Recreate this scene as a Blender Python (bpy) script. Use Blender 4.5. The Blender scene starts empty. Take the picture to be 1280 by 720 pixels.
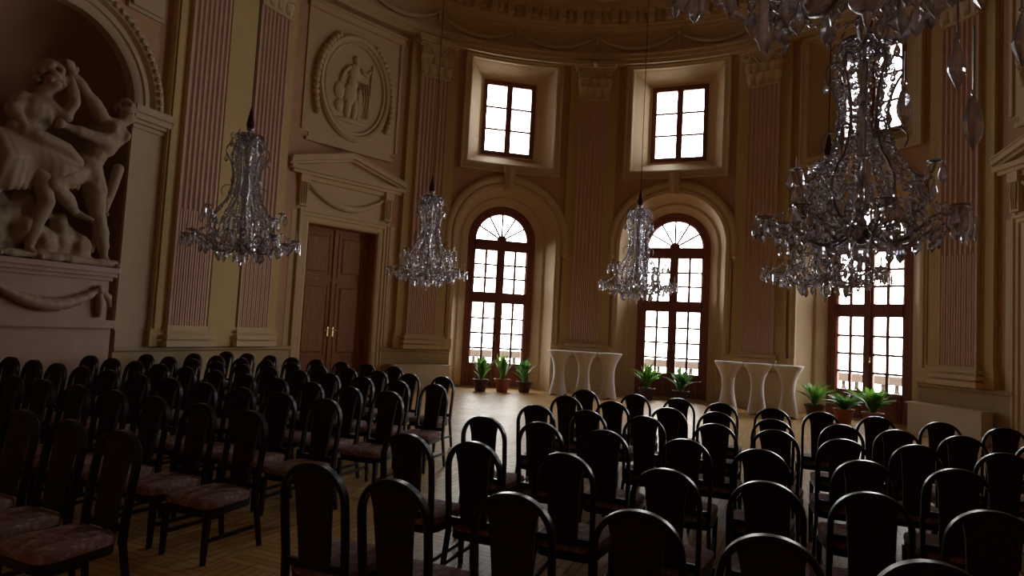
import bpy, bmesh, math, random
from math import sin, cos, pi, radians, sqrt
from mathutils import Vector, Matrix
random.seed(7)
scene = bpy.context.scene
col = scene.collection

# ------------------------------------------------------------------ camera, world, exposure
cam_d = bpy.data.cameras.new('camera')
cam_d.sensor_width = 36.0
cam_d.lens = 814.5 / 1280 * 36.0
cam_d.clip_start = 0.05
cam_d.clip_end = 300
cam = bpy.data.objects.new('camera', cam_d)
col.objects.link(cam)
cam.matrix_world = Matrix.Translation((0, 0, 1.62)) @ Matrix.Rotation(radians(90 + 3.587), 4, 'X') @ Matrix.Rotation(radians(3.028), 4, 'Z')
scene.camera = cam

world = bpy.data.worlds.new('overcast_sky')
scene.world = world
world.use_nodes = True
wn = world.node_tree.nodes
wl = world.node_tree.links
for n in list(wn):
    wn.remove(n)
w_out = wn.new('ShaderNodeOutputWorld')
w_bg = wn.new('ShaderNodeBackground')
w_tc = wn.new('ShaderNodeTexCoord')
w_sep = wn.new('ShaderNodeSeparateXYZ')
w_ramp = wn.new('ShaderNodeValToRGB')
w_ramp.color_ramp.elements[0].position = 0.0
w_ramp.color_ramp.elements[0].color = (1.0, 0.97, 0.92, 1)
w_ramp.color_ramp.elements[1].position = 1.0
w_ramp.color_ramp.elements[1].color = (0.95, 0.95, 0.97, 1)
wl.new(w_tc.outputs['Generated'], w_sep.inputs[0])
wl.new(w_sep.outputs['Z'], w_ramp.inputs[0])
wl.new(w_ramp.outputs[0], w_bg.inputs['Color'])
w_bg.inputs['Strength'].default_value = 14.0
wl.new(w_bg.outputs[0], w_out.inputs['Surface'])
scene.view_settings.view_transform = 'Standard'
scene.view_settings.look = 'None'
scene.view_settings.exposure = 0.12
scene.view_settings.gamma = 1.0
scene.view_settings.use_curve_mapping = False
scene.cycles.max_bounces = 10
scene.cycles.diffuse_bounces = 8
scene.cycles.glossy_bounces = 4
scene.cycles.transmission_bounces = 8
scene.cycles.transparent_max_bounces = 12
scene.cycles.caustics_reflective = False
scene.cycles.caustics_refractive = False
scene.cycles.sample_clamp_indirect = 6.0
scene.cycles.blur_glossy = 0.5

# ------------------------------------------------------------------ materials
def nodes_of(name):
    m = bpy.data.materials.new(name)
    m.use_nodes = True
    t = m.node_tree
    return m, t, t.nodes['Principled BSDF']

def mat(name, c, rough=0.6, metal=0.0, var=0.12, scale=6.0, bump=0.0, spec=0.5, coat=0.0):
    """base colour gently broken up by noise"""
    m, t, b = nodes_of(name)
    tc = t.nodes.new('ShaderNodeTexCoord')
    nz = t.nodes.new('ShaderNodeTexNoise')
    nz.inputs['Scale'].default_value = scale
    nz.inputs['Detail'].default_value = 5
    mx = t.nodes.new('ShaderNodeMix')
    mx.data_type = 'RGBA'
    mx.inputs['A'].default_value = (*[v * (1 - var) for v in c], 1)
    mx.inputs['B'].default_value = (*[min(1, v * (1 + var)) for v in c], 1)
    t.links.new(tc.outputs['Object'], nz.inputs['Vector'])
    t.links.new(nz.outputs['Fac'], mx.inputs['Factor'])
    t.links.new(mx.outputs['Result'], b.inputs['Base Color'])
    b.inputs['Roughness'].default_value = rough
    b.inputs['Metallic'].default_value = metal
    b.inputs['Specular IOR Level'].default_value = spec
    if coat:
        b.inputs['Coat Weight'].default_value = coat
        b.inputs['Coat Roughness'].default_value = 0.12
    if bump:
        bp = t.nodes.new('ShaderNodeBump')
        bp.inputs['Strength'].default_value = bump
        bp.inputs['Distance'].default_value = 0.01
        t.links.new(nz.outputs['Fac'], bp.inputs['Height'])
        t.links.new(bp.outputs[0], b.inputs['Normal'])
    return m

def wood(name, c1, c2, rough=0.4, stretch=(14, 14, 1.2), spec=0.5):
    m, t, b = nodes_of(name)
    tc = t.nodes.new('ShaderNodeTexCoord')
    mp = t.nodes.new('ShaderNodeMapping')
    mp.inputs['Scale'].default_value = stretch
    nz = t.nodes.new('ShaderNodeTexNoise')
    nz.inputs['Scale'].default_value = 2.5
    nz.inputs['Detail'].default_value = 8
    nz.inputs['Distortion'].default_value = 0.8
    rp = t.nodes.new('ShaderNodeValToRGB')
    rp.color_ramp.elements[0].position = 0.3
    rp.color_ramp.elements[0].color = (*c1, 1)
    rp.color_ramp.elements[1].position = 0.7
    rp.color_ramp.elements[1].color = (*c2, 1)
    t.links.new(tc.outputs['Object'], mp.inputs[0])
    t.links.new(mp.outputs[0], nz.inputs['Vector'])
    t.links.new(nz.outputs['Fac'], rp.inputs[0])
    t.links.new(rp.outputs[0], b.inputs['Base Color'])
    b.inputs['Roughness'].default_value = rough
    b.inputs['Specular IOR Level'].default_value = spec
    return m

M = {}
M['rose'] = mat('rose_plaster', (0.52, 0.30, 0.18), 0.75, var=0.1, scale=3)
M['flute'] = mat('pink_stucco_marble', (0.60, 0.385, 0.29), 0.6, var=0.12, scale=9)
M['ochre'] = mat('ochre_plaster', (0.57, 0.415, 0.175), 0.75, var=0.08, scale=3)
M['beige'] = mat('beige_stucco', (0.62, 0.46, 0.27), 0.7, var=0.08, scale=4)
M['stone'] = mat('grey_beige_stone', (0.52, 0.39, 0.25), 0.65, var=0.1, scale=5)
M['dado'] = mat('dado_plaster', (0.44, 0.33, 0.18), 0.7, var=0.08, scale=3)
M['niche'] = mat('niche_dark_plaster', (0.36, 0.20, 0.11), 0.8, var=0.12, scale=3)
M['marble'] = mat('statue_stucco', (0.39, 0.285, 0.19), 0.7, var=0.15, scale=7, bump=0.15)
M['pedestal'] = mat('pedestal_pink_marble', (0.44, 0.27, 0.20), 0.5, var=0.2, scale=4)
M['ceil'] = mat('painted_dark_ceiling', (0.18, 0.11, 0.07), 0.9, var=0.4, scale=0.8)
M['window_wood'] = wood('mahogany_window_wood', (0.16, 0.045, 0.03), (0.26, 0.08, 0.05), 0.55)
M['door_wood'] = wood('walnut_door_wood', (0.24, 0.085, 0.025), (0.40, 0.17, 0.06), 0.6)
M['chair_wood'] = wood('dark_bentwood', (0.008, 0.004, 0.004), (0.014, 0.006, 0.006), 0.3, (30, 30, 3), spec=0.3)
M['brass'] = mat('brass', (0.75, 0.55, 0.25), 0.3, 1.0, var=0.1)
M['white_paint'] = mat('white_painted_panel', (0.66, 0.58, 0.46), 0.6, var=0.04)
M['cloth'] = mat('white_stretch_cloth', (0.72, 0.68, 0.68), 0.75, var=0.04, scale=8)
M['terracotta'] = mat('terracotta', (0.34, 0.10, 0.05), 0.7, var=0.15, scale=10)
M['darkpot'] = mat('dark_plastic_pot', (0.06, 0.018, 0.016), 0.6, var=0.2)
M['soil'] = mat('potting_soil', (0.05, 0.03, 0.02), 0.95, var=0.4, scale=40)
M['metal'] = mat('silvered_metal', (0.30, 0.28, 0.30), 0.28, 1.0, var=0.2, scale=20)
M['velvet'] = mat('dark_red_velvet', (0.07, 0.012, 0.014), 0.85, var=0.2, scale=20)
M['cable'] = mat('cable_cover', (0.05, 0.02, 0.02), 0.7)
M['candle'] = mat('candle_sleeve', (0.70, 0.66, 0.58), 0.5, var=0.05)
M['terrace'] = mat('terrace_stone', (0.11, 0.095, 0.085), 0.9, var=0.2, scale=2)

def leaf_mat(name, c):
    m = mat(name, c, 0.35, var=0.35, scale=8)
    b = m.node_tree.nodes['Principled BSDF']
    b.inputs['Subsurface Weight'].default_value = 0.0
    t = m.node_tree
    tr = t.nodes.new('ShaderNodeBsdfTranslucent')
    tr.inputs[0].default_value = (c[0] * 2.2, c[1] * 2.0, c[2] * 1.0, 1)
    ad = t.nodes.new('ShaderNodeMixShader')
    ad.inputs[0].default_value = 0.4
    t.links.new(b.outputs[0], ad.inputs[1])
    t.links.new(tr.outputs[0], ad.inputs[2])
    t.links.new(ad.outputs[0], t.nodes['Material Output'].inputs[0])
    return m
M['leaf'] = leaf_mat('dracaena_leaf', (0.10, 0.24, 0.06))
M['leaf_dark'] = leaf_mat('lily_leaf', (0.06, 0.17, 0.07))

def crystal_mat():
    m = bpy.data.materials.new('crystal_glass')
    m.use_nodes = True
    t = m.node_tree
    t.nodes.clear()
    o = t.nodes.new('ShaderNodeOutputMaterial')
    g = t.nodes.new('ShaderNodeBsdfGlass')
    g.inputs['IOR'].default_value = 1.65
    g.inputs['Roughness'].default_value = 0.02
    g.inputs['Color'].default_value = (0.92, 0.92, 0.97, 1)
    gl = t.nodes.new('ShaderNodeBsdfGlossy')
    gl.inputs['Roughness'].default_value = 0.22
    gl.inputs['Color'].default_value = (0.90, 0.92, 1.0, 1)
    mx = t.nodes.new('ShaderNodeMixShader')
    mx.inputs[0].default_value = 0.40
    t.links.new(g.outputs[0], mx.inputs[1])
    t.links.new(gl.outputs[0], mx.inputs[2])
    t.links.new(mx.outputs[0], o.inputs[0])
    return m
M['crystal'] = crystal_mat()

def pane_mat():
    m = bpy.data.materials.new('window_glass')
    m.use_nodes = True
    t = m.node_tree
    t.nodes.clear()
    o = t.nodes.new('ShaderNodeOutputMaterial')
    tr = t.nodes.new('ShaderNodeBsdfTransparent')
    tr.inputs[0].default_value = (0.93, 0.95, 0.95, 1)
    gl = t.nodes.new('ShaderNodeBsdfGlossy')
    gl.inputs['Roughness'].default_value = 0.03
    fr = t.nodes.new('ShaderNodeFresnel')
    fr.inputs[0].default_value = 1.45
    mx = t.nodes.new('ShaderNodeMixShader')
    t.links.new(fr.outputs[0], mx.inputs[0])
    t.links.new(tr.outputs[0], mx.inputs[1])
    t.links.new(gl.outputs[0], mx.inputs[2])
    t.links.new(mx.outputs[0], o.inputs[0])
    return m
M['pane'] = pane_mat()

def parquet():
    m, t, b = nodes_of('oak_parquet')
    tc = t.nodes.new('ShaderNodeTexCoord')
    mp = t.nodes.new('ShaderNodeMapping')
    mp.inputs['Rotation'].default_value = (0, 0, radians(45 - 22.17))
    br = t.nodes.new('ShaderNodeTexBrick')
    br.offset = 0.5
    br.inputs['Color1'].default_value = (0.50, 0.29, 0.10, 1)
    br.inputs['Color2'].default_value = (0.64, 0.40, 0.15, 1)
    br.inputs['Mortar'].default_value = (0.18, 0.09, 0.03, 1)
    br.inputs['Scale'].default_value = 1.0
    br.inputs['Mortar Size'].default_value = 0.004
    br.inputs['Brick Width'].default_value = 0.42
    br.inputs['Row Height'].default_value = 0.07
    ch = t.nodes.new('ShaderNodeTexChecker')
    ch.inputs['Scale'].default_value = 1.0 / 0.84
    mp2 = t.nodes.new('ShaderNodeMapping')
    mp2.inputs['Rotation'].default_value = (0, 0, radians(135 - 22.17))
    br2 = t.nodes.new('ShaderNodeTexBrick')
    for k in ('Color1', 'Color2', 'Mortar'):
        br2.inputs[k].default_value = br.inputs[k].default_value
    for k in ('Scale', 'Mortar Size', 'Brick Width', 'Row Height'):
        br2.inputs[k].default_value = br.inputs[k].default_value
    mx = t.nodes.new('ShaderNodeMix')
    mx.data_type = 'RGBA'
    nz = t.nodes.new('ShaderNodeTexNoise')
    nz.inputs['Scale'].default_value = 1.3
    nz.inputs['Detail'].default_value = 6
    mr = t.nodes.new('ShaderNodeMapRange')
    mr.inputs['To Min'].default_value = 0.36
    mr.inputs['To Max'].default_value = 0.52
    b.inputs['Specular IOR Level'].default_value = 0.2
    L = t.links.new
    L(tc.outputs['Object'], mp.inputs[0]); L(mp.outputs[0], br.inputs['Vector'])
    L(tc.outputs['Object'], mp2.inputs[0]); L(mp2.outputs[0], br2.inputs['Vector'])
    L(mp.outputs[0], ch.inputs['Vector'])
    L(ch.outputs['Fac'], mx.inputs['Factor'])
    L(br.outputs['Color'], mx.inputs['A']); L(br2.outputs['Color'], mx.inputs['B'])
    L(mx.outputs['Result'], b.inputs['Base Color'])
    L(tc.outputs['Object'], nz.inputs['Vector']); L(nz.outputs['Fac'], mr.inputs['Value'])
    L(mr.outputs['Result'], b.inputs['Roughness'])
    return m
M['floor'] = parquet()

def fabric(name, base, motif, scale):
    m, t, b = nodes_of(name)
    tc = t.nodes.new('ShaderNodeTexCoord')
    vo = t.nodes.new('ShaderNodeTexVoronoi')
    vo.inputs['Scale'].default_value = scale
    nz = t.nodes.new('ShaderNodeTexNoise')
    nz.inputs['Scale'].default_value = scale * 1.3
    ad = t.nodes.new('ShaderNodeMath'); ad.operation = 'MULTIPLY'
    rp = t.nodes.new('ShaderNodeValToRGB')
    rp.color_ramp.elements[0].position = 0.12; rp.color_ramp.elements[0].color = (*motif, 1)
    rp.color_ramp.elements[1].position = 0.24; rp.color_ramp.elements[1].color = (*base, 1)
    L = t.links.new
    L(tc.outputs['Object'], vo.inputs['Vector']); L(tc.outputs['Object'], nz.inputs['Vector'])
    L(vo.outputs['Distance'], ad.inputs[0]); L(nz.outputs['Fac'], ad.inputs[1])
    L(ad.outputs[0], rp.inputs[0]); L(rp.outputs[0], b.inputs['Base Color'])
    b.inputs['Roughness'].default_value = 0.85
    return m
M['seat'] = fabric('patterned_seat_fabric', (0.24, 0.13, 0.12), (0.38, 0.27, 0.24), 22)
M['back'] = fabric('dark_red_back_fabric', (0.026, 0.005, 0.006), (0.040, 0.010, 0.010), 30)

# ------------------------------------------------------------------ mesh helpers
class MB:
    def __init__(s):
        s.v = []; s.f = []
    def add(s, vs, fs):
        o = len(s.v)
        s.v.extend([tuple(p) for p in vs])
        s.f.extend([tuple(i + o for i in q) for q in fs])
        return s
    def grid(s, rows, close_u=False, close_v=False):
        n = len(rows); m = len(rows[0])
        vs = [p for r in rows for p in r]
        fs = []
        for i in range(n if close_u else n - 1):
            for j in range(m if close_v else m - 1):
                a = i * m + j; b = i * m + (j + 1) % m
                c = ((i + 1) % n) * m + (j + 1) % m; d = ((i + 1) % n) * m + j
                fs.append((a, b, c, d))
        return s.add(vs, fs)
    def hexa(s, p):     # p: 8 points, bottom 4 then top 4
        return s.add(p, [(0, 3, 2, 1), (4, 5, 6, 7), (0, 1, 5, 4), (1, 2, 6, 5), (2, 3, 7, 6), (3, 0, 4, 7)])
    def box(s, x0, x1, y0, y1, z0, z1, fn=None):
        p = [(x0, y0, z0), (x1, y0, z0), (x1, y1, z0), (x0, y1, z0), (x0, y0, z1), (x1, y0, z1), (x1, y1, z1), (x0, y1, z1)]
        if fn: p = [fn(*q) for q in p]
        return s.hexa(p)
    def lathe(s, prof, n=24, c=(0, 0, 0), fn=None):
        rows = []
        for r, z in prof:
            rows.append([(c[0] + r * cos(2 * pi * k / n), c[1] + r * sin(2 * pi * k / n), c[2] + z) for k in range(n)])
        if fn: rows = [[fn(*p) for p in r] for r in rows]
        return s.grid(rows, close_v=True)
    def tube(s, pts, r, n=8, cap=True):
        pts = [Vector(p) for p in pts]
        rad = r if isinstance(r, (list, tuple)) else [r] * len(pts)
        rows = []
        prev = None
        for i, p in enumerate(pts):
            d = (pts[min(i + 1, len(pts) - 1)] - pts[max(i - 1, 0)])
            d = d.normalized() if d.length > 1e-9 else Vector((0, 0, 1))
            if prev is None:
                a = Vector((0, 0, 1)) if abs(d.z) < 0.9 else Vector((1, 0, 0))
                u = d.cross(a).normalized()
            else:
                u = (prev - d * prev.dot(d)).normalized()
            prev = u
            w = d.cross(u)
            rows.append([p + (u * cos(2 * pi * k / n) + w * sin(2 * pi * k / n)) * rad[i] for k in range(n)])
        o = len(s.v)
        s.grid(rows, close_v=True)
        if cap:
            s.f.append(tuple(range(o, o + n)))
            e = o + (len(pts) - 1) * n
            s.f.append(tuple(range(e + n - 1, e - 1, -1)))
        return s
    def ball(s, c, r, n=10, m=7, sx=1, sy=1, sz=1):
        rows = []
        for i in range(m + 1):
            a = pi * i / m
            rows.append([(c[0] + sx * r * sin(a) * cos(2 * pi * k / n), c[1] + sy * r * sin(a) * sin(2 * pi * k / n), c[2] - sz * r * cos(a)) for k in range(n)])
        return s.grid(rows, close_v=True)
    def mesh(s, name, m, smooth=False):
        me = bpy.data.meshes.new(name)
        me.from_pydata(s.v, [], s.f)
        bm = bmesh.new(); bm.from_mesh(me)
        bmesh.ops.remove_doubles(bm, verts=bm.verts, dist=1e-5)
        bmesh.ops.recalc_face_normals(bm, faces=bm.faces)
        bm.to_mesh(me); bm.free()
        if m: me.materials.append(m)
        if smooth:
            me.polygons.foreach_set('use_smooth', [True] * len(me.polygons))
            if smooth != 'all':
                try: me.set_sharp_from_angle(angle=radians(38))
                except Exception: pass
        return me
    def build(s, name, m, parent=None, smooth=False, loc=None):
        o = bpy.data.objects.new(name, s.mesh(name, m, smooth))
        col.objects.link(o)
        if parent: o.parent = parent
        if loc: o.location = loc
        return o

def empty(name, loc=(0, 0, 0), rz=0.0, parent=None):
    o = bpy.data.objects.new(name, None)
    o.empty_display_size = 0.2
    o.location = loc
    o.rotation_euler = (0, 0, rz)
    col.objects.link(o)
    if parent: o.parent = parent
    return o

def tag(o, label, cat, group=None, kind=None):
    if label: o['label'] = label
    if cat: o['category'] = cat
    if group: o['group'] = group
    if kind: o['kind'] = kind
    return o

def copy_tree(o, parent=None):
    c = o.copy()
    col.objects.link(c)
    if parent: c.parent = parent
    for ch in list(o.children):
        copy_tree(ch, c)
    return c

# ------------------------------------------------------------------ the hall's plan: half-round end and two long straight sides
CX, CY, R = 1.364, 10.188, 7.406
AX = radians(22.17)
HALF = R * pi / 2
END = 13.0
SMAX = HALF + END
BAY = R * radians(34.706)

def W(s, dep, z):
    """s = arc length along the wall from its far middle (right positive), dep = outwards, z = height"""
    if abs(s) <= HALF:
        a = AX + s / R; e = 0
    else:
        a = AX + (pi / 2 if s > 0 else -pi / 2); e = abs(s) - HALF
    return (CX + (R + dep) * sin(a) - e * sin(AX), CY + (R + dep) * cos(a) - e * cos(AX), z)

def F(c):
    """flat frame of the bay centred at s=c: (x along, dep, z)"""
    a0 = AX + max(-HALF, min(HALF, c)) / R
    o = W(c, 0, 0)
    n = (sin(a0), cos(a0)); t = (cos(a0), -sin(a0))
    return lambda x, d, z: (o[0] + n[0] * d + t[0] * x, o[1] + n[1] * d + t[1] * x, z)

def srange(s0, s1, step=0.16):
    n = max(1, int(math.ceil(abs(s1 - s0) / step)))
    pts = [s0 + (s1 - s0) * i / n for i in range(n + 1)]
    return pts

def slab(mb, s0, s1, d0, d1, z0, z1, step=0.25):
    """curved block hugging the wall; d0 outer/back, d1 inner/front"""
    ss = srange(s0, s1, step)
    prof = [(d0, z0), (d1, z0), (d1, z1), (d0, z1)]
    rows = [[W(s, d, z) for d, z in prof] for s in ss]
    o = len(mb.v)
    mb.grid(rows, close_v=True)
    mb.f.append((o, o + 1, o + 2, o + 3))
    e = o + 4 * (len(ss) - 1)
    mb.f.append((e + 3, e + 2, e + 1, e))
    return mb

def sweep(mb, prof, s0, s1, step=0.25, cap=True):
    ss = srange(s0, s1, step)
    rows = [[W(s, d, z) for d, z in prof] for s in ss]
    o = len(mb.v); m = len(prof)
    mb.grid(rows)
    if cap:
        mb.f.append(tuple(range(o, o + m)))
        e = o + m * (len(ss) - 1)
        mb.f.append(tuple(range(e + m - 1, e - 1, -1)))
    return mb

def arch_pts(half, spring, z0=0.0, n=28, rz=None):
    """outline of a round-headed opening, left foot -> head -> right foot, (x, z)"""
    rz = rz or half
    p = [(-half, z0)] + [(-half, z0 + (spring - z0) * k / 4) for k in (1, 2, 3)]
    p += [(-half * cos(pi * k / n), spring + rz * sin(pi * k / n)) for k in range(n + 1)]
    p += [(half, z0 + (spring - z0) * k / 4) for k in (3, 2, 1)] + [(half, z0)]
    return p

def rect_pts(half, z0, z1, n=6):
    p = []
    for k in range(n): p.append((-half, z0 + (z1 - z0) * k / n))
    for k in range(n): p.append((-half + 2 * half * k / n, z1))
    for k in range(n): p.append((half, z1 - (z1 - z0) * k / n))
    for k in range(n): p.append((half - 2 * half * k / n, z0))
    return p

# bay centres (s)
WIN = [-BAY, 0.0, BAY]
PIL = [-1.5 * BAY, -0.5 * BAY, 0.5 * BAY, 1.5 * BAY]
DOORS = [-8.94, 8.94]
PAIR = [-11.28, -12.86, 11.28, 12.86]
NICHE = [-15.4, 15.4]
NR, NZ = 1.22, 4.95
AR, AZ = 1.38, 4.04
ZC = 8.95       # underside of the architrave

# ------------------------------------------------------------------ walls with their openings
def wall_skin(name, s0, s1, m, label):
    br = {s0, s1}
    ops = []
    for c in WIN:
        ops.append((c, AR, lambda x: (-.01, AZ + sqrt(max(0, AR * AR - x * x)))))
        ops.append((c, 1.18, lambda x: (6.04, 8.83)))
    for c in DOORS:
        ops.append((c, 0.95, lambda x: (-.01, 3.77)))
    for c in NICHE:
        ops.append((c, NR, lambda x: (-.01, NZ + sqrt(max(0, NR * NR - x * x)))))
    for c, h, f in ops:
        for q in (c - h, c + h):
            if s0 < q < s1: br.add(q)
    br = sorted(br)
    mb = MB()
    for a, b in zip(br[:-1], br[1:]):
        mid = (a + b) / 2
        act = [(c, h, f) for c, h, f in ops if abs(mid - c) < h]
        ss = srange(a, b, 0.09 if act else 0.3)
        for p, q in zip(ss[:-1], ss[1:]):
            cuts_p = sorted([f(max(-h, min(h, p - c))) for c, h, f in act])
            cuts_q = sorted([f(max(-h, min(h, q - c))) for c, h, f in act])
            zp, zq = -.01, -.01
            for (l0, h0), (l1, h1) in zip(cuts_p, cuts_q):
                if l0 > zp + 1e-3:
                    mb.add([W(p, 0, zp), W(q, 0, zq), W(q, 0, l1), W(p, 0, l0)], [(0, 1, 2, 3)])
                zp, zq = h0, h1
            mb.add([W(p, 0, zp), W(q, 0, zq), W(q, 0, 11.0), W(p, 0, 11.0)], [(0, 1, 2, 3)])
    o = mb.build(name, m)
    return tag(o, label, 'wall', kind='structure')

wall_skin('wall_far', -HALF, HALF, M['rose'], 'curved far wall of the hall with its window bays')
wall_skin('wall_left', -SMAX, -HALF, M['rose'], 'long straight left wall with the sculpture niche')
wall_skin('wall_right', HALF, SMAX, M['rose'], 'long straight right wall beyond the last door')
mb = MB()
mb.add([W(-SMAX, 0, -.01), W(SMAX, 0, -.01), W(SMAX, 0, 11), W(-SMAX, 0, 11)], [(0, 1, 2, 3)])
tag(mb.build('wall_back', M['rose']), 'plain wall behind the seating', 'wall', kind='structure')

# floor
mb = MB()
ss = srange(-SMAX, SMAX, 0.4)
out = [W(s, 0.7 if abs(s) < 9.8 else (1.3 if 13.9 < abs(s) < 17 else 0.02), 0) for s in ss]
ring2 = [W(s, -R, 0) for s in ss]
mb.grid([out, ring2])
tag(mb.build('floor', M['floor']), 'light oak parquet floor with a polished sheen', 'floor', kind='structure')

# ceiling: a shallow painted vault
mb = MB()
rows = []
for k in range(13):
    a = k / 12 * pi / 2
    rows.append([W(s, -0.15 - (R - 0.16) * (1 - cos(a)), 10.9 + 2.6 * sin(a)) for s in srange(-SMAX, SMAX, 0.5)])
mb.grid(rows)
for r in (rows,):       # gable ends of the vault over the back wall
    pl = [r_[0] for r_ in rows] + [r_[-1] for r_ in reversed(rows)]
    mb.add(pl, [tuple(range(len(pl)))])
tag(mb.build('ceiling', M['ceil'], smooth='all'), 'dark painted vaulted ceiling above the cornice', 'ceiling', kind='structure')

# ------------------------------------------------------------------ dado, baseboard, cornice
def solid_runs(zlow, s0=-SMAX, s1=SMAX, pad=0.0):
    cuts = [(c - AR - pad, c + AR + pad) for c in WIN] + [(c - 1.18, c + 1.18) for c in DOORS] + [(c - NR, c + NR) for c in NICHE]
    cuts.sort()
    res = []; p = s0
    for a, b in cuts:
        if a > p: res.append((p, a))
        p = b
    res.append((p, s1))
    return res
for i, (a, b) in enumerate(solid_runs(0)):
    side = 'far' if abs((a + b) / 2) < HALF - 1 else ('left' if a + b < 0 else 'right')
    mb = MB()
    sweep(mb, [(0, 0), (-.06, 0), (-.06, .90), (-.10, .93), (-.10, .97), (-.075, 1.0), (0, 1.0)], a, b)
    sweep(mb, [(-.06, 0), (-.09, 0), (-.09, .16), (-.06, .18)], a, b)
    o = mb.build('baseboard_' + side, M['dado'])
    tag(o, 'ochre dado and skirting, run %d from the left, %s side of the hall' % (i + 1, side), 'baseboard', kind='structure')

cor = empty('trim_1', W(0, 0, 9))
tag(cor, 'deep stucco cornice with festoons running round the top of the walls', 'cornice', kind='structure')
def under(o, root):
    o.parent = root
    o.matrix_parent_inverse = Matrix.Translation(root.location).inverted() if root.rotation_euler.z == 0 else root.matrix_basis.inverted()
    return o
mb = MB()
sweep(mb, [(0, ZC), (-.20, ZC), (-.20, 9.05), (-.24, 9.07), (-.24, 9.17), (-.27, 9.19), (-.27, 9.24), (-.12, 9.26), (-.12, 9.80), (-.17, 9.82), (-.17, 9.88), (-.24, 9.92), (-.24, 9.98), (-.30, 10.0), (-.30, 10.30), (-.42, 10.32), (-.62, 10.34), (-.62, 10.50), (-.72, 10.56), (-.78, 10.66), (-.78, 10.72), (-.2, 10.8), (-.15, 10.92), (0, 10.92)], -SMAX, SMAX, 0.2)
under(mb.build('cornice_moulding', M['beige']), cor)
mb = MB()
nd = int(2 * SMAX / 0.5)
for i in range(nd):
    s = -SMAX + (i + .5) * 2 * SMAX / nd
    slab(mb, s - .09, s + .09, -.28, -.56, 10.02, 10.31, .3)
    slab(mb, s - .11, s + .11, -.28, -.60, 10.24, 10.325, .3)
    slab(mb, s + .17, s + .30, -.28, -.42, 10.12, 10.31, .3)
under(mb.build('modillions', M['beige']), cor)
mb = MB()
nodes = []
k0 = -12
for k in range(-7, 8):
    nodes.append(k * BAY / 2)
for a, b in zip(nodes[:-1], nodes[1:]):
    pts = []; rad = []
    for i in range(15):
        u = i / 14
        pts.append(W(a + (b - a) * u, -.17, 9.74 - .36 * sin(pi * u) ** .8)); rad.append(.035 + .045 * sin(pi * u))
    mb.tube(pts, rad, 7)
for a in nodes:
    f = F(a)
    mb.ball(f(0, -.18, 9.73), .085, 8, 6)
    mb.tube([f(0, -.17, 9.7), f(0.01, -.17, 9.55), f(0, -.16, 9.4)], [.05, .06, .02], 6)
under(mb.build('festoons', M['beige'], smooth='all'), cor)

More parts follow.
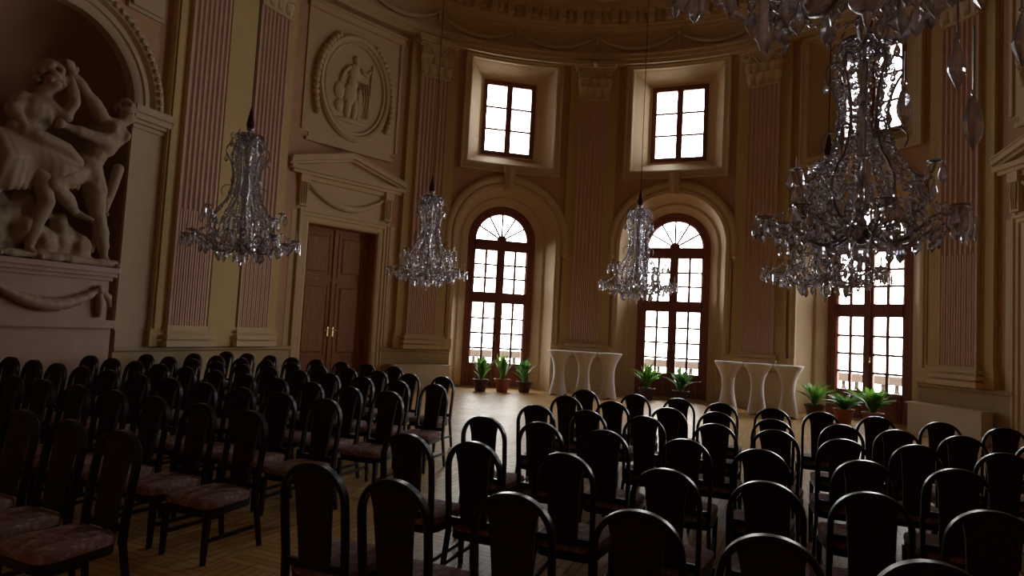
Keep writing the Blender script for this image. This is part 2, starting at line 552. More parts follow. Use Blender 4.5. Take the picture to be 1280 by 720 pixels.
# ------------------------------------------------------------------ pilasters
def pilaster(c, idx, label, shaft_mat, half=0.37, back=(-.66, .66)):
    root = empty('trim_%d' % idx, W(c, 0, 0))
    tag(root, label, 'pilaster', kind='structure')
    mb = MB()
    slab(mb, c + back[0], c + back[1], 0.0, -.09, 1.0, ZC)
    slab(mb, c + back[0] - .05, c + back[1] + .05, 0.0, -.13, 1.0, 1.28)
    slab(mb, c + back[0] - .03, c + back[1] + .03, 0.0, -.11, 1.28, 1.36)
    under(mb.build('backing', M['ochre']), root)
    # fluted shaft
    mb = MB()
    h = half; w = h + .03; nfl = 7
    fw = 2 * h / nfl
    def prof(cable):
        pr = [(-w, -.08), (-w, -.17), (-h, -.17)]
        for i in range(nfl):
            x0 = -h + i * fw
            g0, g1 = x0 + fw * .12, x0 + fw * .88
            pr.append((g0, -.17))
            for k in range(1, 6):
                u = k / 6
                dd = .035 * sin(pi * u)
                if cable: dd = .030 - .026 * sin(pi * u) if 0 < u < 1 else 0
                pr.append((g0 + (g1 - g0) * u, -.17 + dd))
            pr.append((g1, -.17))
        pr += [(h, -.17), (w, -.17), (w, -.08)]
        return pr
    for z0, z1, cb in ((1.36, 3.45, True), (3.45, 7.95, False)):
        pr = prof(cb)
        mb.grid([[W(c + x, d, z0) for x, d in pr], [W(c + x, d, z1) for x, d in pr]])
    under(mb.build('fluted_shaft', shaft_mat), root)
    mb = MB()
    for (e, d, z0, z1) in ((.12, -.31, 1.0, 1.10), (.06, -.23, 1.10, 1.135), (.12, -.31, 1.135, 1.21), (.05, -.22, 1.21, 1.255), (.09, -.27, 1.255, 1.31), (.03, -.20, 1.31, 1.37)):
        slab(mb, c - w - e, c + w + e, -.07, d, z0, z1)
    
    under(mb.build('pilaster_base', M['beige']), root)
    # capital
    mb = MB()
    f = F(c)
    slab(mb, c - w - .02, c + w + .02, -.05, -.21, 7.94, 8.0)
    rows = []
    for k in range(7):
        u = k / 6; e = .10 * u ** 2.2
        rows.append([f(-w - e + .02, -.05, 8 + .8 * u), f(-w - e + .02, -.17 - e, 8 + .8 * u), f(w + e - .02, -.17 - e, 8 + .8 * u), f(w + e - .02, -.05, 8 + .8 * u)])
    mb.grid(rows)
    mb.box(-w - .14, w + .14, -.36, -.02, 8.80, 8.86, f)
    mb.box(-w - .17, w + .17, -.39, -.02, 8.86, 8.95, f)
    def leafc(x, zb, hh, ww, d0):
        rows = []
        for k in range(6):
            u = k / 5
            wd = ww * (.6 + .5 * sin(pi * min(1, u * .85))) * (1 if u < .95 else .6)
            dd = d0 - .03 - .10 * u ** 3
            zz = zb + hh * (u if u < .9 else .9 - (u - .9))
            rows.append([f(x - wd / 2, dd + .02, zz), f(x, dd - .015, zz), f(x + wd / 2, dd + .02, zz)])
        mb.grid(rows)
    for x in (-.33, -.11, .11, .33): leafc(x, 8.0, .34, .19, -.17)
    for x in (-.36, -.22, 0, .22, .36): leafc(x, 8.2, .38, .19, -.19)
    for sg in (-1, 1):      # volutes
        pts = []; rad = []
        for k in range(22):
            a = k * .42; rr = .115 * (1 - k / 26)
            pts.append(f(sg * (.40 + rr * cos(a)), -.30, 8.68 + rr * sin(a))); rad.append(.026)
        mb.tube(pts, rad, 6)
        mb.tube([f(sg * .06, -.22, 8.45), f(sg * .18, -.25, 8.66), f(sg * .30, -.28, 8.78), f(sg * .42, -.30, 8.79)], .025, 6)
    mb.ball(f(0, -.38, 8.86), .075, 8, 6)
    under(mb.build('capital', M['beige'], smooth=True), root)
    return root
names = ['between the panelled door and the first arched window', 'between the first and second arched windows', 'between the second and third arched windows', 'to the right of the third arched window']
n_tr = 2
for c, nm in zip(PIL, names):
    pilaster(c, n_tr, 'pink fluted pilaster with leafy capital ' + nm, M['flute']); n_tr += 1
for c, nm in zip(PAIR, ['right one of the pair left of the panelled door', 'left one of the pair beside the sculpture niche', 'first beyond the right hand door', 'second beyond the right hand door']):
    pilaster(c, n_tr, 'pink fluted pilaster, ' + nm, M['flute'], 0.38, (-.62, .96) if c in (-11.28, 12.86) and False else (-.66, .66)); n_tr += 1
for sg, side in ((-1, 'left'), (1, 'right')):
    mb = MB()
    slab(mb, sg * 11.74, sg * 12.40, 0, -.155, 1.37, ZC)
    slab(mb, sg * 11.74, sg * 12.40, 0, -.19, 1.0, 1.37)
    tag(mb.build('trim_%d' % n_tr, M['ochre']), 'plain ochre strip between the pair of pilasters on the %s' % side, 'wall strip', kind='structure'); n_tr += 1
    mb = MB()
    slab(mb, sg * 13.40, sg * 13.58, 0, -.14, 1.0, ZC)
    slab(mb, sg * 13.44, sg * 13.54, -.13, -.17, 1.0, ZC)
    slab(mb, sg * 13.36, sg * 13.62, 0, -.18, 1.0, 1.3)
    tag(mb.build('trim_%d' % n_tr, M['ochre']), 'tall ochre moulded strip at the edge of the %s niche' % side, 'moulding', kind='structure'); n_tr += 1

# ------------------------------------------------------------------ window bays
def to_wall(c, pts, dep):
    return [W(c + x, dep, z) for x, z in pts]
def flat(c, pts, dep):
    f = F(c)
    return [f(x, dep, z) for x, z in pts]

def band(mb, c, prof, spring, z0, curved=True, n=28):
    """moulding following a round-headed outline; prof = [(radius/half width, dep)]"""
    rows = []
    for r, d in prof:
        p = arch_pts(r, spring, z0, n)
        rows.append(to_wall(c, p, d) if curved else flat(c, p, d))
    mb.grid(rows)

ORD = ['leftmost', 'middle', 'rightmost']
def lower_bay(c, k):
    global n_tr
    # reveal
    mb = MB()
    rows = [to_wall(c, arch_pts(AR, AZ), 0), to_wall(c, arch_pts(AR - .02, AZ), .04), flat(c, arch_pts(1.30, AZ + .01), .10), flat(c, arch_pts(1.22, AZ), .26), flat(c, arch_pts(1.19, AZ), .30), flat(c, arch_pts(1.13, AZ), .30),
            flat(c, arch_pts(1.10, AZ), .33), flat(c, arch_pts(.93, AZ), .46), flat(c, arch_pts(.93, AZ), .64)]
    mb.grid(rows)
    root = empty('trim_%d' % n_tr, W(c, 0, 0)); n_tr += 1
    tag(root, 'moulded stucco arch round the %s arched window' % ORD[k], 'arch', kind='structure')
    under(mb.build('reveal', M['beige'], smooth=True), root)
    mb = MB()
    band(mb, c, [(1.37, 0), (1.37, -.07), (1.40, -.09), (1.47, -.09), (1.50, -.06), (1.53, -.06), (1.53, 0)], AZ, 1.0)
    # outer hood moulding ends at the springing
    rows = []
    for r, d in [(1.53, 0), (1.53, -.09), (1.58, -.12), (1.66, -.12), (1.70, -.09), (1.70, 0)]:
        rows.append([W(c - r, d, 3.75)] + to_wall(c, [(-r * cos(pi * q / 28), AZ + r * sin(pi * q / 28)) for q in range(29)], d) + [W(c + r, d, 3.75)])
    mb.grid(rows)
    f = F(c)
    for sg in (-1, 1):
        mb.ball(W(c + sg * 1.615, -.07, 3.70), .09, 8, 6)
        slab(mb, c + sg * 1.36, c + sg * 1.56, 0, -.12, 1.0, 1.28)
    under(mb.build('archivolt', M['beige'], smooth=True), root)
    mb = MB()       # keystone
    mb.hexa([f(-.10, -.20, 5.36), f(.10, -.20, 5.36), f(.10, .15, 5.36), f(-.10, .15, 5.36), f(-.17, -.26, 5.98), f(.17, -.26, 5.98), f(.17, .15, 5.98), f(-.17, .15, 5.98)])
    mb.tube([f(0, -.22, 5.42), f(0, -.27, 5.6), f(0, -.30, 5.9)], [.04, .055, .07], 6)
    under(mb.build('keystone', M['beige']), root)
    # the window
    win = empty('window_%d' % (k + 1), W(c, .5, 0))
    tag(win, '%s tall arched glazed window door in dark red wood' % ORD[k], 'window', kind='structure')
    def add(mb, name, m, **kw):
        return under(mb.build(name, m, **kw), win)
    D0, D1 = .47, .57
    mb = MB()
    g = .71
    rows = [flat(c, arch_pts(.94, AZ), D1), flat(c, arch_pts(.94, AZ), D0 - .02), flat(c, arch_pts(.88, AZ), D0 - .02), flat(c, arch_pts(.86, AZ), D0), flat(c, arch_pts(g + .04, AZ), D0), flat(c, arch_pts(g, AZ), D0 + .03), flat(c, arch_pts(g, AZ), D1)]
    mb.grid(rows, close_u=True)
    mb.box(-g - .02, g + .02, D0 - .04, D1, 3.74, 4.03, f)
    mb.box(-g - .02, g + .02, D0 - .08, D1, 3.80, 3.96, f)
    mb.box(-g - .02, g + .02, D0 - .02, D1, 2.30, 2.59, f)
    mb.box(-.05, .05, D0 - .03, D1, 0.02, 3.76, f)
    add(mb, 'window_frame', M['window_wood'])
    mb = MB(); mb.box(-1.0, 1.0, D0 - .02, D1 + .1, -.05, .035, f)
    add(mb, 'threshold', M['stone'])
    # fanlight spokes
    mb = MB()
    for a in (30, 60, 90, 120, 150):
        a = radians(a); p, q = (cos(a), sin(a))
        w = .022
        mb.hexa([f(.1 * p + w * q, D0 + .02, AZ + .1 * q - w * p), f(.1 * p - w * q, D0 + .02, AZ + .1 * q + w * p), f(.1 * p - w * q, D0 + .06, AZ + .1 * q + w * p), f(.1 * p + w * q, D0 + .06, AZ + .1 * q - w * p),
                 f((g + .01) * p + w * q, D0 + .02, AZ + (g + .01) * q - w * p), f((g + .01) * p - w * q, D0 + .02, AZ + (g + .01) * q + w * p), f((g + .01) * p - w * q, D0 + .06, AZ + (g + .01) * q + w * p), f((g + .01) * p + w * q, D0 + .06, AZ + (g + .01) * q - w * p)])
    rows = [[f(.13 * cos(pi * q / 12), d, AZ + .13 * sin(pi * q / 12)) for q in range(13)] for d in (D0 - .01, D0 + .07)]
    mb.grid(rows)
    for d in (D0 - .01, D0 + .07):
        mb.add([f(.13 * cos(pi * q / 12), d, AZ + .13 * sin(pi * q / 12)) for q in range(13)], [tuple(range(13))])
    add(mb, 'fanlight_bars', M['window_wood'])
    for sg in (-1, 1):
        mb = MB()
        x0, x1 = sorted((sg * .11, sg * g)); xi0, xi1 = sorted((sg * .05, sg * .11))
        mb.box(xi0, xi1, D0, D1 - .02, .03, 2.30, f); mb.box(xi0, xi1, D0, D1 - .02, 2.59, 3.74, f)
        mb.box(x0, x1, D0, D1 - .02, .03, .66, f)
        mb.box(x0 + .06, x1 - .06, D0 - .03, D0, .12, .58, f)
        mb.box(x0 + .10, x1 - .10, D0 - .045, D0, .17, .53, f)
        xm = (x0 + x1) / 2
        w = .030
        mb.box(xm - w, xm + w, D0 + .01, D0 + .05, .66, 2.31, f)
        mb.box(xm - w, xm + w, D0 + .01, D0 + .05, 2.58, 3.75, f)
        for z in (1.065, 1.47, 1.875, 2.98, 3.35):
            mb.box(x0, x1, D0 + .012, D0 + .048, z - w * .8, z + w * .8, f)
        lf = add(mb, 'window_leaf', M['window_wood'])
        mb = MB()
        mb.box(sg * .062 - .012, sg * .062 + .012, D0 - .05, D0, 1.28, 1.42, f)
        mb.box(sg * .062 - .010, sg * .062 + .010, D0 - .07, D0 - .045, 1.30, 1.33, f)
        h = mb.build('handle', M['brass']); under(h, win); 
    mb = MB()
    d = D0 + .03
    for x0, x1 in ((-g, -.11), (.11, g)):
        for z0, z1 in ((.66, 2.30), (2.59, 3.74)):
            mb.add([f(x0, d, z0), f(x1, d, z0), f(x1, d, z1), f(x0, d, z1)], [(0, 1, 2, 3)])
    pts = [f(g * cos(pi * q / 24), d, AZ + g * sin(pi * q / 24)) for q in range(25)]
    mb.add(pts, [tuple(range(25))])
    add(mb, 'glass', M['pane'])
    portal(c, f, 0.62, 1.46, 0.64, 4.76)

def portal(c, f, dep, wd, z0, z1):
    ld = bpy.data.lights.new('daylight_portal', 'AREA')
    ld.shape = 'RECTANGLE'
    ld.size = wd; ld.size_y = z1 - z0
    ld.cycles.is_portal = True
    o = bpy.data.objects.new('daylight_portal', ld)
    a = AX + c / R
    o.location = f(0, dep, (z0 + z1) / 2)
    # area lights shine along local -Z: aim into the room
    o.rotation_euler = Vector((-sin(a), -cos(a), 0)).to_track_quat('-Z', 'Y').to_euler()
    col.objects.link(o)

def upper_bay(c, k):
    global n_tr
    f = F(c)
    root = empty('trim_%d' % n_tr, W(c, 0, 6)); n_tr += 1
    tag(root, 'beige stucco surround of the %s square upper window' % ORD[k], 'window surround', kind='structure')
    mb = MB()
    o1, o2, o3, o4 = rect_pts(1.18, 6.04, 8.83), rect_pts(1.14, 6.07, 8.79), rect_pts(.80, 6.34, 8.55), rect_pts(.75, 6.38, 8.50)
    rows = [to_wall(c, o1, 0), to_wall(c, o2, .05), flat(c, o3, .42), flat(c, o4, .42), flat(c, o4, .60)]
    mb.grid(rows, close_v=True)
    for sg in (-1, 1):      # raised panels on the splayed cheeks
        def ck(u, z, lift):
            x = 1.10 + (.84 - 1.10) * u; d = .08 + .30 * u
            return f(sg * (x - lift * .7), d + (1 - u) * .0 - lift * .6, z)
        mb.hexa([ck(.12, 6.75, .0), ck(.88, 6.75, .0), ck(.88, 8.2, .0), ck(.12, 8.2, .0), ck(.18, 6.8, .03), ck(.82, 6.8, .03), ck(.82, 8.15, .03), ck(.18, 8.15, .03)])
    under(mb.build('splayed_reveal', M['beige']), root)
    mb = MB()
    rows = []
    for e, d in ((0, 0), (0, -.05), (.04, -.07), (.15, -.07), (.19, -.10), (.24, -.10), (.24, 0)):
        rows.append(to_wall(c, rect_pts(1.18 + e * .85, 6.04 - e, min(8.83 + e * .4, 8.94), 8), d))
    mb.grid(rows, close_v=True)
    under(mb.build('frame_moulding', M['beige']), root)
    win = empty('window_%d' % (k + 4), W(c, .45, 6))
    tag(win, '%s upper casement window in dark red wood with six panes' % ORD[k], 'window', kind='structure')
    D0, D1 = .46, .55
    mb = MB()
    for b in ((-.76, -.68, 6.37, 8.51), (.68, .76, 6.37, 8.51), (-.70, .70, 8.42, 8.51), (-.70, .70, 6.37, 6.46), (-.03, .03, 6.4, 8.5)):
        mb.box(b[0], b[1], D0 - .03, D1, b[2], b[3], f)
    under(mb.build('window_frame', M['window_wood']), win)
    for sg in (-1, 1):
        mb = MB()
        x0, x1 = sorted((sg * .08, sg * .63))
        mb.box(*sorted((sg * .03, sg * .08)), D0 - .01, D1 - .01, 6.46, 8.42, f)
        mb.box(*sorted((sg * .63, sg * .68)), D0 - .01, D1 - .01, 6.46, 8.42, f)
        mb.box(x0, x1, D0 - .01, D1 - .01, 6.46, 6.51, f); mb.box(x0, x1, D0 - .01, D1 - .01, 8.37, 8.42, f)
        for z in (7.13, 7.75):
            mb.box(x0, x1, D0 + .01, D0 + .05, z - .024, z + .024, f)
        under(mb.build('window_leaf', M['window_wood']), win)
    mb = MB()
    for x0, x1 in ((-.63, -.08), (.08, .63)):
        mb.add([f(x0, D0 + .03, 6.51), f(x1, D0 + .03, 6.51), f(x1, D0 + .03, 8.37), f(x0, D0 + .03, 8.37)], [(0, 1, 2, 3)])
    under(mb.build('glass', M['pane']), win)
    portal(c, f, .58, 1.3, 6.48, 8.40)
for k, c in enumerate(WIN):
    lower_bay(c, k)
for k, c in enumerate(WIN):
    upper_bay(c, k)

# terrace and balustrade outside, seen through the lowest panes
mb = MB()
rows = [[W(s, d, -.06) for s in srange(-HALF + 2, HALF - 2, .5)] for d in (.6, 6)]
mb.grid(rows)
tag(mb.build('trim_%d' % n_tr, M['terrace']), 'stone terrace outside the arched windows', 'terrace', kind='structure'); n_tr += 1
mb = MB()
slab(mb, -8.2, 8.2, 3.75, 3.45, .68, .90, .4)
slab(mb, -8.2, 8.2, 3.75, 3.45, -.05, .15, .4)
for i in range(74):
    s = -8.1 + i * .222
    p = W(s, 3.6, 0)
    mb.lathe([(.06, .14), (.10, .3), (.09, .42), (.05, .55), (.05, .68), (.08, .75)], 8, p)
tag(mb.build('trim_%d' % n_tr, M['terrace'], smooth=True), 'stone balustrade of the terrace seen through the lowest panes', 'balustrade', kind='structure'); n_tr += 1

# ------------------------------------------------------------------ doors with pediment
def door(c, k, side):
    global n_tr
    f = F(c)
    root = empty('door_%d' % k, W(c, 0, 0))
    tag(root, 'tall panelled double door in brown wood, %s' % side, 'door', kind='structure')
    add = lambda mb, n, m, **kw: under(mb.build(n, m, **kw), root)
    mb = MB()       # jamb reveal
    for a, b in ((-1.0, -.93), (.93, 1.0)):
        mb.box(a, b, -.02, .50, 0, 3.80, f)
    mb.box(-1.0, 1.0, -.02, .50, 3.76, 3.84, f)
    mb.box(-1.0, 1.0, .36, .50, -.03, 3.8, f)
    add(mb, 'door_jamb', M['door_wood'])
    for sg in (-1, 1):
        mb = MB()
        x0, x1 = sorted((sg * .01, sg * .93))
        mb.box(x0, x1, .28, .33, .01, 3.76, f)
        for z0, z1 in ((.14, .62), (.78, 2.44), (2.66, 3.62)):
            a, b = x0 + .13, x1 - .13
            # sunk field with raised centre
            mb.box(a - .04, b + .04, .262, .28, z0 - .04, z0, f); mb.box(a - .04, b + .04, .262, .28, z1, z1 + .04, f)
            mb.box(a - .04, a, .262, .28, z0, z1, f); mb.box(b, b + .04, .262, .28, z0, z1, f)
            mb.hexa([f(a + .05, .28, z0 + .05), f(b - .05, .28, z0 + .05), f(b - .05, .28, z1 - .05), f(a + .05, .28, z1 - .05), f(a + .09, .255, z0 + .09), f(b - .09, .255, z0 + .09), f(b - .09, .255, z1 - .09), f(a + .09, .255, z1 - .09)])
        mb.box(x0, x1, .255, .28, 2.50, 2.60, f)
        if sg < 0: mb.box(-.035, .035, .245, .28, .02, 3.75, f)
        lf = add(mb, 'door_leaf', M['door_wood'])
        mb = MB()
        mb.box(sg * .07 - .02, sg * .07 + .02, .235, .28, 1.22, 1.44, f)
        mb.tube([f(sg * .07, .24, 1.37), f(sg * .07, .20, 1.37), f(sg * .17, .195, 1.36)], .011, 6)
        add(mb, 'handle', M['brass'])
    # moulded frame
    surround = empty('trim_%d' % n_tr, W(c, 0, 0)); n_tr += 1
    tag(surround, 'stucco door surround with triangular pediment over %s' % side, 'door surround', kind='structure')
    add = lambda mb, n, m, **kw: under(mb.build(n, m, **kw), surround)
    mb = MB()
    rows = []
    for h, d in ((.94, .05), (.94, -.10), (.98, -.12), (1.06, -.12), (1.08, -.15), (1.14, -.15), (1.16, -.18), (1.20, -.18), (1.20, .05)):
        zt = 3.77 + (h - .94)
        rows.append([f(-h, d, 0), f(-h, d, zt), f(h, d, zt), f(h, d, 0)])
    mb.grid(rows)
    for sg in (-1, 1):
        mb.box(*sorted((sg * 1.20, sg * 1.42)), -.11, .18, 0, 4.85, f)
        mb.box(*sorted((sg * 1.26, sg * 1.38)), -.14, -.10, 1.0, 4.0, f)
    add(mb, 'architrave', M['beige'])
    mb = MB()
    mb.box(-1.3, 1.3, -.09, .18, 4.03, 4.86, f)
    mb.box(-1.2, 1.2, -.16, -.05, 4.70, 4.86, f)
    for sg in (-1, 1):      # consoles
        x0, x1 = sorted((sg * 1.02, sg * 1.26))
        mb.box(x0, x1, -.22, -.05, 4.62, 4.86, f)
        mb.box(x0 + .02, x1 - .02, -.18, -.05, 4.1, 4.64, f)
        for q in (-.05, 0, .05):
            xm = (x0 + x1) / 2 + q
            mb.tube([f(xm, -.19, 4.62), f(xm, -.20, 4.4), f(xm, -.18, 4.14)], .016, 5)
    add(mb, 'frieze', M['beige'])
    mb = MB()
    pts = []; rad = []
    for i in range(17):
        u = i / 16
        pts.append(f(-1.0 + 2.0 * u, -.13, 4.60 - .38 * sin(pi * u) ** .85)); rad.append(.03 + .055 * sin(pi * u))
    mb.tube(pts, rad, 8)
    add(mb, 'swag', M['beige'], smooth='all')
    mb = MB()
    B0 = 4.80
    mb.box(-1.46, 1.46, -.24, .18, B0, B0 + .07, f)
    mb.box(-1.52, 1.52, -.30, .18, B0 + .07, B0 + .16, f)
    # raking cornices
    for sg in (-1, 1):
        for (t0, t1, d) in ((0, .06, -.24), (.06, .16, -.31), (.16, .19, -.33)):
            x0, x1 = sg * 1.54, 0
            z0, z1 = B0 + .16, B0 + .55
            mb.hexa([f(x0, d, z0 + t0 - .02), f(x1, d, z1 + t0 - .02), f(x1, .18, z1 + t0 - .02), f(x0, .18, z0 + t0 - .02), f(x0, d, z0 + t1 - .02), f(x1, d, z1 + t1 - .02), f(x1, .18, z1 + t1 - .02), f(x0, .18, z0 + t1 - .02)])
    mb.add([f(-1.5, -.12, B0 + .16), f(1.5, -.12, B0 + .16), f(0, -.12, B0 + .56)], [(0, 1, 2)])
    add(mb, 'pediment', M['beige'])
door(DOORS[0], 1, 'left of the arched windows')
door(DOORS[1], 2, 'at the right edge of the view')

# relief panel with oval medallion above each door
def medallion(c, side):
    root = empty('medallion_relief', W(c, 0, 7.05))
    tag(root, 'oval stucco medallion relief of a standing figure in a framed panel above the %s door' % side, 'wall relief')
    f0 = F(c)
    f = lambda x, d, z: f0(x, d - .06, z)
    add = lambda mb, n, m, **kw: under(mb.build(n, m, **kw), root)
    z0, z1, h = 5.62, 8.62, 1.28
    mb = MB()
    shape = [(-h + .16, z0), (h - .16, z0), (h - .16, z0 + .16), (h, z0 + .16), (h, z1), (-h, z1), (-h, z0 + .16), (-h + .16, z0 + .16)]
    rows = [[f(x, d, z) for x, z in shape] for d in (.16, -.05)]
    mb.grid(rows, close_v=True)
    mb.add([f(x, -.05, z) for x, z in shape], [tuple(range(8))])
    # raised frame
    mb.box(-h - .04, h + .04, -.13, .1, z1 - .02, z1 + .12, f)
    mb.box(-h - .08, h + .08, -.17, .1, z1 + .12, z1 + .18, f)
    for sg in (-1, 1): mb.box(*sorted((sg * (h - .04), sg * (h + .03))), -.09, .1, z0 + .2, z1, f)
    mb.box(-h + .1, h - .1, -.09, .1, z0 - .03, z0 + .05, f)
    add(mb, 'panel', M['beige'])
    mb = MB()
    zc = 7.10
    rows = []
    for rx, rz, d in ((.98, 1.28, -.04), (.98, 1.28, -.10), (.94, 1.22, -.15), (.88, 1.15, -.13), (.85, 1.12, -.08), (.80, 1.06, -.10), (.77, 1.03, -.06)):
        rows.append([f(rx * cos(2 * pi * q / 48), d, zc + rz * sin(2 * pi * q / 48)) for q in range(48)])
    mb.grid(rows, close_v=True)
    add(mb, 'oval_frame', M['beige'], smooth=True)
    for sg in (-1, 1):      # leafy drops hanging beside the oval
        mb = MB()
        for i in range(16):
            u = i / 15
            a = radians(60 - 85 * u)
            x = sg * 1.02 * cos(a) * 1.02; z = zc + 1.30 * sin(a) - .25 * u
            mb.ball(f(x, -.10, z), .085 - .02 * abs(u - .5), 7, 5)
        add(mb, 'garland', M['beige'], smooth='all')
    # low relief figure
    mb = MB()
    def blob(x, z, rx, rz, d=-.06, t=.07):
        rows = []
        for i in range(5):
            a = i / 4 * pi / 2
            rows.append([f(x + rx * cos(a) * cos(2 * pi * q / 14), d - t * sin(a), z + rz * cos(a) * sin(2 * pi * q / 14)) for q in range(14)])
        mb.grid(rows, close_v=True)
    blob(-.02, 7.78, .085, .11); blob(-.02, 7.68, .05, .08); blob(-.05, 7.48, .17, .22); blob(-.08, 7.22, .15, .16)
    blob(-.13, 6.92, .19, .30); blob(-.18, 6.62, .10, .28); blob(.0, 6.60, .09, .30); blob(.13, 6.75, .10, .40, t=.04)
    def limb(p, r):
        mb.tube([f(x, -.07, z) for x, z in p], r, 8)
    limb([(.10, 7.58), (.28, 7.50), (.40, 7.66)], [.055, .045, .03])
    limb([(-.18, 7.58), (-.34, 7.40), (-.42, 7.16)], [.055, .045, .03])
    limb([(.44, 7.80), (.42, 7.2), (.40, 6.5)], [.015, .02, .015])
    blob(-.42, 6.95, .15, .20, t=.05); blob(-.40, 6.60, .12, .16, t=.05); blob(-.05, 6.30, .42, .07, t=.05)
    for q in range(5): limb([(.08 + .06 * q, 7.3), (.12 + .07 * q, 6.9), (.1 + .06 * q, 6.45)], [.012, .022, .015])
    add(mb, 'relief_figure', M['beige'], smooth='all')
medallion(DOORS[0], 'left')
medallion(DOORS[1], 'right')

# ------------------------------------------------------------------ sculpture niches
def niche(c, side):
    global n_tr
    f = F(c)
    root = empty('trim_%d' % n_tr, W(c, 0, 0)); n_tr += 1
    tag(root, 'arched niche with moulded archivolt in the %s wall' % side, 'niche', kind='structure')
    add = lambda mb, n, m, **kw: under(mb.build(n, m, **kw), root)
    mb = MB()
    n = 20
    DP = 1.15
    low = [[f(-NR * cos(pi * q / n), DP * sin(pi * q / n), z) for q in range(n + 1)] for z in (0, 1.5, 3.2, NZ)]
    top = [[f(-NR * cos(pi * q / n) * cos(b), DP * sin(pi * q / n) * cos(b), NZ + NR * sin(b)) for q in range(n + 1)] for b in [k / 12 * pi / 2 for k in range(1, 13)]]
    mb.grid(low + top)
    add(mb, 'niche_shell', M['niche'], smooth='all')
    mb = MB()
    rows = []
    for r, d in ((NR - .02, .08), (NR - .02, -.08), (1.27, -.12), (1.33, -.12), (1.35, -.15), (1.42, -.15), (1.44, -.10), (1.48, -.10), (1.52, -.17), (1.60, -.20), (1.68, -.17), (1.72, -.10), (1.72, 0)):
        rows.append([f(-r * cos(pi * q / 32), d, NZ + r * sin(pi * q / 32)) for q in range(33)])
    mb.grid(rows)
    for q in range(40):
        a = pi * (q + .5) / 40
        mb.ball(f(-1.60 * cos(a), -.19, NZ + 1.60 * sin(a)), .055, 6, 4)
    add(mb, 'archivolt', M['stone'], smooth=True)
    mb = MB()
    for sg in (-1, 1):
        x0, x1 = sorted((sg * NR, sg * 1.86))
        mb.box(x0, x1, -.06, .25, .98, 4.70, f)
        mb.box(*sorted((sg * (NR + .0), sg * 1.88)), -.09, .26, .98, 1.26, f)
        for e, z0, z1 in ((.03, 4.62, 4.68), (.06, 4.70, 4.76), (.11, 4.76, 4.86), (.15, 4.86, 4.98)):
            mb.box(*sorted((sg * (NR - e * .4), sg * (1.88 + e * .1))), -.06 - e, .26, z0, z1, f)
    add(mb, 'niche_pier', M['stone'])
    mb = MB()
    for sg in (-1, 1):      # framed square panels in the spandrels
        x0, x1 = sorted((sg * 1.02, sg * 1.58))
        mb.box(x0, x1, -.10, .02, 6.62, 8.5, f)
        mb.box(x0 - .05, x1 + .05, -.05, .02, 6.56, 8.56, f)
    add(mb, 'spandrel_panel', M['stone'])
niche(NICHE[0], 'left')
niche(NICHE[1], 'right')
